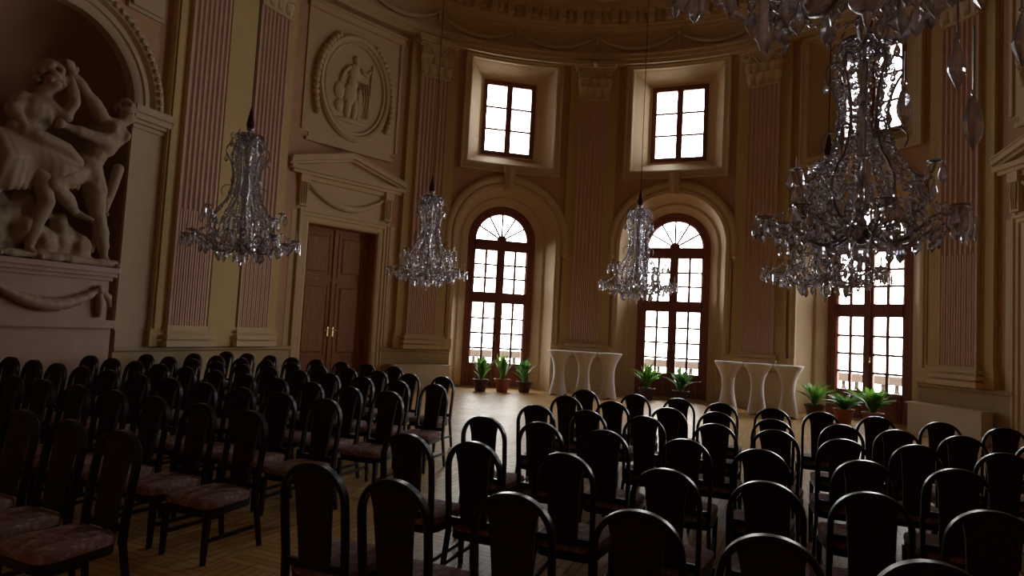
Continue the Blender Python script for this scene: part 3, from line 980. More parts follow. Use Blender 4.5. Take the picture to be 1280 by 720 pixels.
#PART2
# ================================================================== sculpture on its pedestal
fN = F(NICHE[0])
def sculpture():
    ped = empty('pedestal', fN(.2, .1, 0))
    tag(ped, 'tall pink marble pedestal with garland standing in the left wall niche', 'pedestal')
    def blk(mb, h, d0, z0, z1):      # half-hexagonal block
        out = [(-h, .75), (-h, d0 + .12), (-h + .12, d0), (h - .12, d0), (h, d0 + .12), (h, .75)]
        rows = [[fN(x, d, z) for x, d in out] for z in (z0, z1)]
        o = len(mb.v)
        mb.grid(rows, close_v=True)
        mb.f.append(tuple(range(o + 5, o - 1, -1))); mb.f.append(tuple(range(o + 6, o + 12)))
    mb = MB(); blk(mb, 1.08, -.28, 0, 1.30)
    under(mb.build('plinth', M['pedestal']), ped)
    mb = MB()
    for h, d, a, b in ((1.13, -.36, 1.30, 1.36), (1.11, -.33, 1.36, 1.42)): blk(mb, h, d, a, b)
    under(mb.build('lower_moulding', M['pedestal']), ped)
    mb = MB(); blk(mb, 1.03, -.22, 1.42, 2.06)
    under(mb.build('die', M['pedestal']), ped)
    mb = MB()
    for h, d, a, b in ((1.06, -.26, 2.04, 2.10), (1.10, -.31, 2.10, 2.16), (1.13, -.35, 2.16, 2.24)): blk(mb, h, d, a, b)
    under(mb.build('cap', M['pedestal']), ped)
    mb = MB()
    pts = []; rad = []
    for i in range(25):
        u = i / 24
        x = -.72 + 1.46 * u
        pts.append(fN(x, -.27, 1.88 - .26 * sin(pi * u) ** .9)); rad.append(.05 + .05 * sin(pi * u) + .012 * sin(i * 2.4))
    mb.tube(pts, rad, 9)
    for sx in (-.76, .76):
        mb.ball(fN(sx, -.27, 1.88), .08, 8, 6)
        mb.tube([fN(sx, -.27, 1.86), fN(sx + .03, -.27, 1.65), fN(sx + .02, -.26, 1.46)], [.05, .07, .03], 8)
        mb.tube([fN(sx, -.27, 1.88), fN(sx + (.2 if sx > 0 else -.2), -.20, 1.78), fN(sx + (.3 if sx > 0 else -.3), -.12, 1.64)], [.05, .06, .03], 8)
    under(mb.build('garland', M['pedestal'], smooth='all'), ped)

    root = empty('sculpture_group', fN(.2, .1, 2.24))
    tag(root, 'pale sculpture group of wrestling figures on the pink marble pedestal', 'sculpture')
    rnd = random.Random(3)
    def P(x, d, z): return fN(x, d, z)
    def limb(mb, pts, rad):
        # smooth the joint line with intermediate points
        mb.tube([P(*p) for p in pts], rad, 12)
        for p, r in zip(pts, rad): mb.ball(P(*p), r * 1.0, 12, 8)
    def fuse(mb, name, m, vox=.028, smooth_n=3, disp=None):
        o = mb.build(name, m, smooth='all')
        rm = o.modifiers.new('fuse', 'REMESH'); rm.mode = 'VOXEL'; rm.voxel_size = vox; rm.use_smooth_shade = True
        sm = o.modifiers.new('soften', 'SMOOTH'); sm.iterations = smooth_n; sm.factor = .5
        if disp:
            tx = bpy.data.textures.new(name + '_lumps', 'CLOUDS'); tx.noise_scale = disp[0]
            dm = o.modifiers.new('lumps', 'DISPLACE'); dm.texture = tx; dm.strength = disp[1]; dm.mid_level = .5
        return under(o, root)
    # --- right figure: striding man, right arm raised
    mb = MB()
    limb(mb, [(.92, -.12, 4.55), (1.0, -.13, 4.64)], [.095, .09])                     # neck
    mb.ball(P(1.05, -.14, 4.78), .15, 14, 10, .92, 1.0, 1.25)                           # head
    mb.ball(P(1.12, -.16, 4.72), .055, 8, 6); mb.ball(P(1.17, -.19, 4.77), .03, 8, 6)   # jaw, nose
    mb.ball(P(1.13, -.24, 4.82), .03, 6, 5); mb.ball(P(1.02, -.28, 4.76), .032, 6, 5)   # brow, ear
    mb.ball(P(.80, -.10, 4.38), .27, 14, 10, 1, .85, 1.0)                               # chest
    mb.ball(P(.70, -.12, 4.20), .24, 14, 10, 1, .85, 1.0)
    mb.ball(P(.60, -.08, 3.97), .205, 14, 10, 1, .85, 1.05)                             # belly
    mb.ball(P(.50, -.06, 3.76), .23, 14, 10, 1.05, .9, .9)                              # pelvis
    mb.ball(P(.92, -.28, 4.36), .12, 10, 8, 1, .6, .9); mb.ball(P(.70, -.30, 4.42), .12, 10, 8, 1, .6, .9)
    mb.ball(P(.40, -.02, 3.68), .17, 12, 8)
    limb(mb, [(.66, -.14, 4.52), (.48, -.16, 4.72), (.33, -.16, 4.88), (.22, -.16, 4.98), (.10, -.16, 5.08)], [.135, .115, .085, .09, .058])
    limb(mb, [(.80, -.20, 4.25), (.58, -.28, 4.20), (.38, -.30, 4.20), (.20, -.30, 4.22), (.02, -.28, 4.24)], [.125, .11, .085, .085, .055])
    limb(mb, [(.56, -.08, 3.70), (.63, -.14, 3.40), (.68, -.16, 3.08), (.74, -.15, 2.98), (.83, -.10, 2.72), (.93, -.06, 2.42)], [.19, .175, .115, .11, .115, .062])
    limb(mb, [(.93, -.06, 2.38), (.98, -.14, 2.32), (1.04, -.24, 2.29)], [.07, .06, .045])
    limb(mb, [(.38, -.08, 3.66), (.16, -.20, 3.52), (-.08, -.26, 3.36), (.02, -.25, 3.30), (.18, -.20, 3.18), (.36, -.14, 3.04)], [.185, .17, .115, .105, .11, .062])
    limb(mb, [(.38, -.14, 3.02), (.46, -.20, 2.97), (.55, -.26, 2.95)], [.065, .055, .04])
    # fingers gripping above
    for i in range(4):
        a = -.06 + i * .04
        limb(mb, [(.08, -.16, 5.10), (.05 + a, -.20, 5.18), (.02 + a, -.22, 5.24)], [.035, .024, .018])
    for i in range(4):
        limb(mb, [(.0, -.28, 4.25), (-.08, -.32, 4.19 + i * .035), (-.14, -.28, 4.18 + i * .04)], [.03, .022, .018])
    fuse(mb, 'striding_man', M['marble'], disp=(.16, .045))
    mb = MB()
    for i in range(40):
        a = rnd.uniform(0, 2 * pi); b = rnd.uniform(0, .55 * pi)
        mb.ball(P(1.04 + .135 * sin(b) * cos(a) - .02, -.13 + .14 * sin(b) * sin(a), 4.80 + .19 * cos(b)), .042, 6, 5)
    fuse(mb, 'curly_hair', M['marble'], .02, 1)
    # --- left figure: bent under the grip, head thrown back
    mb = MB()
    limb(mb, [(-.22, .0, 4.58), (-.14, -.04, 4.74)], [.11, .10])
    mb.ball(P(-.08, -.06, 4.90), .155, 14, 10, .95, 1, 1.2)
    mb.ball(P(.02, -.12, 4.86), .035, 6, 5); mb.ball(P(-.02, -.10, 4.80), .06, 8, 6)
    mb.ball(P(-.28, .02, 4.36), .27, 14, 10); mb.ball(P(-.36, .02, 4.08), .23, 14, 10); mb.ball(P(-.44, .02, 3.78), .25, 14, 10)
    limb(mb, [(-.12, -.06, 4.50), (.06, -.16, 4.42), (.16, -.20, 4.64), (.14, -.18, 4.80), (.10, -.16, 5.0)], [.13, .11, .085, .08, .055])
    limb(mb, [(-.44, .0, 4.50), (-.62, -.12, 4.28), (-.52, -.26, 4.02), (-.30, -.32, 4.00)], [.13, .11, .085, .06])
    limb(mb, [(-.36, .0, 3.72), (-.20, -.16, 3.44), (-.10, -.20, 3.10), (-.18, -.12, 2.78), (-.20, -.06, 2.42)], [.19, .165, .115, .115, .065])
    limb(mb, [(-.54, .0, 3.70), (-.74, -.10, 3.40), (-.80, -.12, 3.08), (-.76, -.06, 2.76), (-.72, -.02, 2.40)], [.19, .165, .115, .115, .065])
    for sx, dd in ((-.20, -.06), (-.72, -.02)): limb(mb, [(sx, dd, 2.38), (sx + .04, dd - .12, 2.31), (sx + .06, dd - .22, 2.29)], [.07, .06, .045])
    for i in range(4):
        limb(mb, [(.10, -.16, 5.02), (.06 + i * .035, -.18, 5.12), (.05 + i * .035, -.20, 5.19)], [.034, .024, .018])
    fuse(mb, 'bending_man', M['marble'], disp=(.16, .045))
    mb = MB()
    for i in range(60):
        a = rnd.uniform(0, 2 * pi); b = rnd.uniform(0, .62 * pi)
        mb.ball(P(-.12 + .18 * sin(b) * cos(a), -.04 + .17 * sin(b) * sin(a), 4.94 + .22 * cos(b)), .055, 6, 5)
    fuse(mb, 'thick_curly_hair', M['marble'], .022, 1)
    # --- drapery, rock, club
    mb = MB()
    for i in range(11):
        u = i / 10
        x0 = -.78 + 1.02 * u
        limb(mb, [(x0, -.12 - .08 * sin(3 * u), 3.95 - .15 * u), (x0 + .05, -.26 - .05 * cos(9 * u), 3.62), (x0 + .02 + .1 * u, -.20 - .07 * sin(11 * u), 3.15 + .25 * u)], [.07, .095, .045])
    limb(mb, [(.30, -.2, 3.78), (.05, -.27, 3.92), (-.30, -.28, 3.98), (-.62, -.2, 4.05)], [.08, .09, .1, .08])
    fuse(mb, 'drapery', M['marble'], .03, 2)
    mb = MB()
    for i in range(34):
        x = rnd.uniform(-.85, .62); z = rnd.uniform(2.32, 3.15 - max(0, x) * .9)
        rr = rnd.uniform(.13, .24)
        mb.ball(P(x, rnd.uniform(.0, .25), max(z, 2.30 + rr)), rr, 8, 6)
    mb.box(-.98, 1.06, -.24, .6, 2.26, 2.36, P)
    fuse(mb, 'rock_base', M['marble'], .035, 1, (.22, .10))
    mb = MB()
    limb(mb, [(1.01, -.10, 3.86), (.93, -.10, 3.5), (.84, -.06, 3.1), (.74, -.02, 2.5)], [.085, .075, .065, .05])
    for i in range(7): mb.ball(P(1.0 - .03 * i + rnd.uniform(-.06, .06), -.14, 3.8 - .12 * i), .03, 6, 5)
    fuse(mb, 'club', M['marble'], .022, 1)
sculpture()

# ================================================================== radiator covers
for c, side in ((-6.73, 'below the pilaster left of the first arched window'), (6.66, 'below the pilaster right of the third arched window')):
    f = F(c)
    root = empty('radiator_cover', f(0, -.3, 0))
    root.rotation_euler.z = -(AX + c / R)
    tag(root, 'low white box cover ' + side, 'radiator cover', 'low white radiator covers')
    bpy.context.view_layer.update()
    mb = MB()
    mb.box(-.74, .74, -.42, -.14, .04, .585)
    mb.box(-.70, .70, -.40, -.16, 0, .05)
    def loc(o):
        o.parent = root; o.location = (0, -.0, 0); return o
    # local frame: x along the wall, y outwards
    mb.v = [(x, y + .3, z) for x, y, z in mb.v]
    o = mb.build('cover_panel', M['white_paint'], root)
    mb = MB(); mb.box(-.77, .77, -.15, .19, .585, .615)
    o = mb.build('cover_top', M['white_paint'], root)

# ================================================================== standing tables in stretch covers
def cocktail_table():
    root = empty('standing_table')
    mb = MB()
    n = 48
    prof = [(.215, 0.0), (.205, .10), (.178, .25), (.150, .42), (.138, .58), (.142, .70), (.165, .83), (.215, .95), (.275, 1.05), (.305, 1.10)]
    rows = []
    for r, z in prof:
        k = max(0, 1 - z / .5)
        row = []
        for q in range(n):
            a = 2 * pi * q / n
            lob = .5 + .5 * cos(4 * a)
            rr = r * (1 + k * .16 * (lob - .35))
            zz = z + (0.05 * (1 - lob) if z < .02 else 0)
            row.append((rr * cos(a), rr * sin(a), zz))
        rows.append(row)
    mb.grid(rows, close_v=True)
    mb.build('stretch_cover', M['cloth'], root, smooth='all')
    mb = MB()
    mb.lathe([(.0, 1.095), (.300, 1.095), (.308, 1.105), (.308, 1.13), (.300, 1.14), (0, 1.14)], 40)
    mb.build('tabletop', M['cloth'], root, smooth=True)
    mb = MB()
    mb.lathe([(.03, .04), (.03, 1.09)], 12)
    mb.box(-.19, .19, -.02, .02, .02, .05); mb.box(-.02, .02, -.19, .19, .02, .05)
    mb.build('table_stand', M['metal'], root)
    for k in range(4):
        a = pi / 2 * k
        mb = MB(); mb.lathe([(.0, 0), (.025, 0), (.025, .03), (0, .03)], 10, (.19 * cos(a), .19 * sin(a), 0))
        mb.build('foot', M['cable'], root)
    return root
tb = cocktail_table()
spots = [((1.31, 16.75), 10, 'leftmost of the three standing between the first and second arched windows'),
         ((1.93, 16.62), 22, 'middle of the three between the first and second arched windows'),
         ((2.54, 16.45), 35, 'rightmost of the three standing between the first and second arched windows'),
         ((5.05, 15.00), 5, 'leftmost of the three standing between the second and third arched windows'),
         ((5.61, 14.70), 28, 'middle of the three between the second and third arched windows'),
         ((6.16, 14.36), 40, 'rightmost of the three standing between the second and third arched windows')]
for i, ((x, y), rz, lb) in enumerate(spots):
    o = tb if i == 0 else copy_tree(tb)
    o.location = (x, y, 0); o.rotation_euler.z = radians(rz)
    tag(o, 'white stretch-covered bar table, ' + lb, 'table', 'white standing tables along the curved wall')

# ================================================================== potted plants by the window doors
def plant(s, dep, seed, h, spread, nleaf, lmat, pot_mat, pr, ph, label, upright=.5, lw=.05, stem=0.0):
    p = W(s, dep, 0)
    root = empty('potted_plant', (p[0], p[1], 0))
    tag(root, label, 'plant', 'potted plants in front of the arched windows')
    rnd = random.Random(seed)
    mb = MB()
    mb.lathe([(0, 0), (pr * .68, 0), (pr * .95, ph * .82), (pr * 1.06, ph * .82), (pr * 1.08, ph), (pr * .96, ph), (pr * .92, ph * .9), (0, ph * .9)], 24)
    mb.build('pot', pot_mat, root, smooth=True)
    mb = MB(); mb.lathe([(0, ph * .93), (pr * .93, ph * .92)], 16)
    mb.build('soil', M['soil'], root)
    mb = MB()
    for i in range(int(nleaf * 1.35)):
        a = rnd.uniform(0, 2 * pi)
        up = rnd.uniform(0, 1)
        droop = rnd.random() < .3
        L = (h - ph) * rnd.uniform(.6, 1.05)
        lean = (1 - upright) * spread * .72 * (1.25 - up) * rnd.uniform(.5, 1.2) * (1.1 if droop else 1)
        if droop: L *= .8
        z0 = ph * .9 + stem * rnd.uniform(0, 1) ** 1.3
        L *= (1 - stem * .5)
        r0 = rnd.uniform(0, pr * .35)
        n = 7
        cx_, cy_ = cos(a), sin(a)
        pts = []
        for k in range(n + 1):
            u = k / n
            rr = r0 + lean * L * (u ** 1.5) * 1.6
            zz = z0 + L * (1 - .35 * (1 - upright)) * (u - .45 * lean * u ** 3)
            pts.append((rr, zz))
        roll = rnd.uniform(-.4, .4)
        w0 = lw * rnd.uniform(.75, 1.2)
        rows = []
        for k, (rr, zz) in enumerate(pts):
            u = k / n
            w = w0 * (sin(pi * min(1, u * .93 + .05)) ** .75) * (1 if k < n else 0.05)
            tx, ty = -cy_, cx_
            fold = w * .35
            rows.append([(rr * cx_ + tx * w, rr * cy_ + ty * w, zz + fold + roll * w), (rr * cx_, rr * cy_, zz), (rr * cx_ - tx * w, rr * cy_ - ty * w, zz + fold - roll * w)])
        mb.grid(rows)
    mb.build('foliage', lmat, root, smooth='all')
    return root
plant(-5.10, -.55, 1, 1.02, 1.0, 46, M['leaf'], M['darkpot'], .19, .30, 'bushy green plant in a dark pot, leftmost before the first arched window', .50, .034, .30)
plant(-4.50, -.62, 2, 1.02, .8, 44, M['leaf'], M['terracotta'], .20, .33, 'upright green plant in an orange clay pot before the first arched window', .60, .036, .2)
plant(-3.86, -.55, 3, .92, 1.1, 46, M['leaf_dark'], M['darkpot'], .19, .28, 'dark leafy plant in a dark pot, rightmost before the first arched window', .45, .036, .30)
plant(-.46, -.50, 4, 1.00, 1.1, 60, M['leaf'], M['darkpot'], .20, .30, 'wide arching plant in a dark pot, left before the middle arched window', .42, .030, .25)
plant(.44, -.50, 5, .95, 1.3, 60, M['leaf_dark'], M['darkpot'], .20, .30, 'wide spiky plant in a dark pot, right before the middle arched window', .40, .030, .25)
plant(3.80, -.45, 6, .98, 1.1, 62, M['leaf'], M['darkpot'], .20, .32, 'fine leaved grassy plant, leftmost before the third arched window', .42, .028, .15)
plant(4.52, -.50, 7, .80, 1.4, 44, M['leaf_dark'], M['terracotta'], .20, .30, 'low spreading plant in a clay pot, middle one before the third arched window', .3, .042, .05)
plant(5.16, -.45, 8, 1.02, 1.2, 44, M['leaf'], M['terracotta'], .20, .30, 'large broad leaved plant, rightmost before the third arched window', .42, .058, .1)

# ================================================================== chandeliers
ZB = 2.25        # height of the lowest crystal tip
def pendant_mesh(L, w, kind):
    mb = MB()
    n = 8
    if kind == 'almond':
        prof = [(.004, 0), (.010, -.008), (.010, -.018), (.004, -.026), (w * .30, -.035 - L * .12), (w * .5, -.035 - L * .5), (w * .42, -.035 - L * .72), (.001, -.035 - L)]
    elif kind == 'spear':
        prof = [(.004, 0), (.011, -.010), (.004, -.022), (w * .26, -.04), (w * .30, -.035 - L * .75), (.001, -.035 - L)]
    else:
        prof = [(.004, 0), (.010, -.010), (.004, -.022), (w * .5, -.035 - L * .55), (w * .5, -.035 - L * .62), (.001, -.035 - L)]
    rows = []
    for r, z in prof:
        rows.append([(r * cos(2 * pi * k / n), r * sin(2 * pi * k / n) * (.45 if r > .0101 else 1), z) for k in range(n)])
    mb.grid(rows, close_v=True)
    return mb.mesh('pendant', M['crystal'])
def strand_mesh(pts, r=.011, gap=.026, drop=0):
    """a chain of faceted beads following a polyline, every third one an almond, with a drop at its end"""
    mb = MB()
    P = [Vector(p) for p in pts]
    carry = 0; n = 0
    def bead(q, r, h):
        k = 6
        rows = [[(q.x + rr * cos(2 * pi * i / k), q.y + rr * sin(2 * pi * i / k), q.z + zz) for i in range(k)] for rr, zz in ((.0006, h), (r, h * .25), (r, -h * .25), (.0006, -h))]
        mb.grid(rows, close_v=True)
    for a, b in zip(P[:-1], P[1:]):
        L = (b - a).length; t = carry
        while t < L:
            q = a + (b - a) * (t / L)
            n += 1
            if n % 3 == 0: bead(q, r * 1.5, r * 2.2); t += gap * 1.5
            else: bead(q, r, r * 1.1); t += gap
        carry = t - L
    if drop:
        e = P[-1]
        bead(Vector((e.x, e.y, e.z - drop * .6)), drop * .28, drop * .55)
    return mb.mesh('bead_strand', M['crystal'])
def ob(name, me, parent, loc=(0, 0, 0), rz=0):
    o = bpy.data.objects.new(name, me); col.objects.link(o); o.parent = parent
    o.location = loc; o.rotation_euler = (0, 0, rz)
    return o

def chandelier():
    root = empty('crystal_chandelier')
    rnd = random.Random(11)
    pA = pendant_mesh(.135, .072, 'almond'); pS = pendant_mesh(.16, .06, 'spear'); pK = pendant_mesh(.125, .088, 'kite'); pB = pendant_mesh(.10, .056, 'almond')
    # stem
    mb = MB()
    mb.lathe([(.0, .20), (.03, .21), (.055, .25), (.10, .29), (.115, .31), (.05, .34), (.03, .38), (.02, .42), (.016, .6), (.016, 1.86), (.045, 1.88), (.05, 1.90), (0, 1.91)], 16)
    mb.build('stem', M['metal'], root, smooth=True)
    mb = MB()
    mb.lathe([(.022, .42), (.05, .46), (.085, .55), (.075, .63), (.035, .70), (.05, .74), (.05, .78), (.03, .82), (.045, .95), (.06, 1.08), (.045, 1.22), (.03, 1.28), (.055, 1.31), (.055, 1.35), (.03, 1.40), (.05, 1.52), (.06, 1.60), (.03, 1.66)], 10)
    mb.build('glass_column', M['crystal'], root)
    mb = MB(); mb.ball((0, 0, .13), .068, 14, 10)
    mb.tube([(0, 0, .07), (0, 0, .03), (0, 0, 0)], [.02, .014, .003], 8)
    mb.build('finial_ball', M['crystal'], root)
    # crown dishes
    def dish(r, z, h, nm, n=30):
        mb = MB()
        rows = []
        for (rr, zz) in ((.03, z), (r * .5, z + h * .15), (r * .85, z + h * .5), (r, z + h)):
            rows.append([((rr * (1 + .05 * (k % 2))) * cos(2 * pi * k / n), (rr * (1 + .05 * (k % 2))) * sin(2 * pi * k / n), zz + .01 * (k % 2) * rr / r) for k in range(n)])
        for (rr, zz) in ((r * .98, z + h + .006), (r * .8, z + h * .5 + .012), (.03, z + .012)):
            rows.append([((rr * (1 + .05 * (k % 2))) * cos(2 * pi * k / n), (rr * (1 + .05 * (k % 2))) * sin(2 * pi * k / n), zz + .01 * (k % 2) * rr / r) for k in range(n)])
        mb.grid(rows, close_v=True)
        return mb.build(nm, M['crystal'], root)
    dish(.17, 1.66, .05, 'crown_dish')
    dish(.19, 1.82, -.045, 'top_dish', 36)
    dish(.15, .34, -.05, 'base_dish')
    # velvet cone and cable
    mb = MB(); mb.lathe([(0, 1.91), (.045, 1.91), (.055, 1.95), (.045, 2.02), (.022, 2.14), (.01, 2.20), (0, 2.2)], 16)
    mb.build('velvet_cap', M['velvet'], root, smooth=True)
    # lower arms
    n1 = 8
    mb = MB()
    arm = [(.06, .33), (.14, .25), (.26, .20), (.38, .24), (.48, .33), (.56, .37), (.64, .345), (.69, .355), (.70, .39)]
    pts = []
    for i in range(len(arm) - 1):
        p0 = arm[max(0, i - 1)]; p1 = arm[i]; p2 = arm[i + 1]; p3 = arm[min(len(arm) - 1, i + 2)]
        for t in (0, .33, .66):
            q = [0.5 * (2 * b + (c_ - a) * t + (2 * a - 5 * b + 4 * c_ - d) * t * t + (-a + 3 * b - 3 * c_ + d) * t ** 3) for a, b, c_, d in zip(p0, p1, p2, p3)]
            pts.append((q[0], 0, q[1]))
    pts.append((arm[-1][0], 0, arm[-1][1]))
    mb.tube(pts, .0115, 7)
    curl = [(.40 + .05 * cos(a) * (1 - a / 9), 0, .37 + .05 * sin(a) * (1 - a / 9)) for a in [k * .5 for k in range(13)]]
    mb.tube(curl, .007, 6)
    arm_me = mb.mesh('arm', M['metal'], True)
    mb = MB()
    rows = []
    for (rr, zz) in ((.012, .385), (.035, .39), (.062, .405), (.066, .415), (.060, .413), (.034, .400), (.012, .395)):
        rows.append([(.70 + rr * cos(2 * pi * k / 14), rr * sin(2 * pi * k / 14), zz) for k in range(14)])
    mb.grid(rows, close_v=True)
    cup_me = mb.mesh('candle_dish', M['crystal'])
    mb = MB(); mb.tube([(.70, 0, .40), (.70, 0, .43), (.70, 0, .435), (.70, 0, .52), (.70, 0, .56)], [.02, .02, .010, .010, .002], 8)
    can_me = mb.mesh('candle', M['candle'], True)
    for k in range(n1):
        a = ob('arm', arm_me, root, rz=2 * pi * k / n1)
        ob('candle_dish', cup_me, a); ob('candle', can_me, a)
        for j, (dx, dy) in enumerate(((.062, 0), (.0, .062), (-.062, 0), (0, -.062), (.03, .05))):
            me = (pS, pA, pA, pK, pA)[(j + k) % 5]
            if j == 4 and k % 2: continue
            ob('pendant', me, a, (.70 + dx, dy, .402), rnd.uniform(0, 3))
    # cage of upright scroll arms
    cage = [(.10, .33), (.24, .36), (.37, .48), (.40, .62), (.33, .76), (.23, .90), (.18, 1.08), (.17, 1.26), (.21, 1.42), (.27, 1.54), (.25, 1.64), (.17, 1.66), (.12, 1.60)]
    pts = []
    for i in range(len(cage) - 1):
        p0 = cage[max(0, i - 1)]; p1 = cage[i]; p2 = cage[i + 1]; p3 = cage[min(len(cage) - 1, i + 2)]
        for t in (0, .33, .66):
            q = [0.5 * (2 * b + (c_ - a) * t + (2 * a - 5 * b + 4 * c_ - d) * t * t + (-a + 3 * b - 3 * c_ + d) * t ** 3) for a, b, c_, d in zip(p0, p1, p2, p3)]
            pts.append((q[0], 0, q[1]))
    mb = MB(); mb.tube(pts, .010, 7)
    mb.tube([(.20 + .10 * cos(a) * (1 - a / 8), 0, 1.02 + .10 * sin(a) * (1 - a / 8)) for a in [k * .55 - .8 for k in range(12)]], .007, 6)
    cage_me = mb.mesh('scroll_arm', M['metal'], True)
    # short middle arms with their own dishes
    mb = MB(); mb.tube([(.36, 0, .72), (.43, 0, .66), (.50, 0, .68), (.52, 0, .74)], .008, 6)
    sh_me = mb.mesh('short_arm', M['metal'], True)
    mb = MB(); mb.lathe([(.01, 0), (.05, .012), (.052, .02), (.01, .012)], 12, (.52, 0, .74)); mb.tube([(.52, 0, .75), (.52, 0, .86)], [.009, .002], 6)
    shc_me = mb.mesh('dish', M['crystal'])
    fin = [(.27, 1.54), (.33, 1.50), (.36, 1.55), (.33, 1.60)]
    for k in range(6):
        a = ob('scroll_arm', cage_me, root, rz=2 * pi * (k + .3) / 6)
        ob('pendant', pB, a, (.27, 0, 1.53)); ob('pendant', pB, a, (.17, 0, 1.25)); ob('pendant', pB, a, (.40, 0, .60))
        b = ob('short_arm', sh_me, root, rz=2 * pi * (k + .8) / 6)
        ob('dish', shc_me, b)
        ob('pendant', pA, b, (.57, 0, .75)); ob('pendant', pB, b, (.47, 0, .745))
    # fringe of drops under the basket
    for k in range(12):
        a = 2 * pi * k / 12
        ob('pendant', pA if k % 2 else pK, root, (.27 * cos(a), .27 * sin(a), .23), a)
    for k in range(8):
        a = 2 * pi * (k + .5) / 8
        ob('pendant', pB, root, (.165 * cos(a), .165 * sin(a), 1.70), a)
    # bead strands
    def cat(p, q, sag, n=10):
        return [tuple(p[i] + (q[i] - p[i]) * t - (sag * 4 * t * (1 - t) if i == 2 else 0) for i in range(3)) for t in [k / n for k in range(n + 1)]]
    s1 = strand_mesh([(.165, 0, 1.70), (.21, 0, 1.50), (.16, 0, 1.2), (.21, 0, .92), (.38, 0, .66)], .015, .036)
    for k in range(11): ob('bead_strand', s1, root, rz=2 * pi * (k + .5) / 11)
    s1b = strand_mesh([(.10, 0, 1.62), (.13, 0, 1.35), (.10, 0, 1.05), (.14, 0, .80), (.20, 0, .52)], .016, .038, .09)
    for k in range(5): ob('bead_strand', s1b, root, rz=2 * pi * k / 5)
    c1, c2 = cos(2 * pi / 8), sin(2 * pi / 8)
    s2 = strand_mesh(cat((.66, 0, .40), (.66 * c1, .66 * c2, .40), .10), .014, .034)
    for k in range(8): ob('bead_strand', s2, root, rz=2 * pi * k / 8)
    s3 = strand_mesh(cat((.40, 0, .62), (.68, 0, .41), .06), .013, .032)
    for k in range(8): ob('bead_strand', s3, root, rz=2 * pi * k / 8)
    s4 = strand_mesh(cat((.11, 0, .30), (.27, 0, .24), -.0) + cat((.27, 0, .24), (.50, 0, .33), .05), .014, .034)
    for k in range(12): ob('bead_strand', s4, root, rz=2 * pi * (k + .5) / 12)
    s5 = strand_mesh(cat((.09, 0, 1.80), (.17, 0, 1.70), .02), .013, .030)
    for k in range(8): ob('bead_strand', s5, root, rz=2 * pi * k / 8)
    s6 = strand_mesh([(.50, 0, .34), (.50, 0, .27)], .013, .030, .10)
    s7 = strand_mesh([(.38, 0, .60), (.40, 0, .50)], .014, .032, .11)
    s8 = strand_mesh(cat((.40, 0, .70), (.40 * cos(pi / 3), .40 * sin(pi / 3), .70), .13), .014, .034)
    s9 = strand_mesh([(.30, 0, .50), (.33, 0, .36)], .014, .032, .12)
    for k in range(16): ob('drop_strand', s6, root, rz=2 * pi * (k + .25) / 16)
    for k in range(12): ob('drop_strand', s7, root, rz=2 * pi * (k + .5) / 12)
    for k in range(12): ob('drop_strand', s9, root, rz=2 * pi * k / 12)
    for k in range(6): ob('bead_strand', s8, root, rz=2 * pi * (k + .3) / 6)
    # upper curls
    mb = MB(); mb.tube([(.03, 0, 1.76), (.12, 0, 1.80), (.20, 0, 1.74), (.24, 0, 1.78), (.21, 0, 1.83)], .007, 6)
    uc = mb.mesh('upper_curl', M['metal'], True)
    for k in range(6):
        a = ob('upper_curl', uc, root, rz=2 * pi * (k + .1) / 6)
        ob('pendant', pB, a, (.22, 0, 1.755))
    return root
ch0 = chandelier()
def ceil_z(x, y):
    dx, dy = x - CX, y - CY
    p = dx * cos(AX) - dy * sin(AX); q = dx * sin(AX) + dy * cos(AX)
    r = abs(p) if q < 0 else sqrt(p * p + q * q)
    u = 1 - max(0, (R - .15 - r)) / (R - .16)
    k = math.acos(max(-1, min(1, 1 - (R - .15 - r) / (R - .16))))
    return 10.9 + 2.6 * sin(k)
CH = [((-3.68, 8.75), .2, ZB + .0, 'crystal chandelier hanging before the pair of pink pilasters, nearest the sculpture niche'),
      ((-1.62, 12.3), 1.0, ZB, 'crystal chandelier hanging just left of the first arched window'),
      ((2.36, 12.3), 1.9, ZB - .05, 'crystal chandelier hanging before the middle arched window'),
      ((4.0, 8.3), .55, ZB - .08, 'crystal chandelier low before the third arched window, partly behind the large near one'),
      ((2.65, 4.95), 1.3, ZB - .05, 'large near crystal chandelier hanging before the right upper window'),
      ((1.25, 2.32), .1, 2.78, 'closest crystal chandelier, only its lower drops showing at the top right edge')]
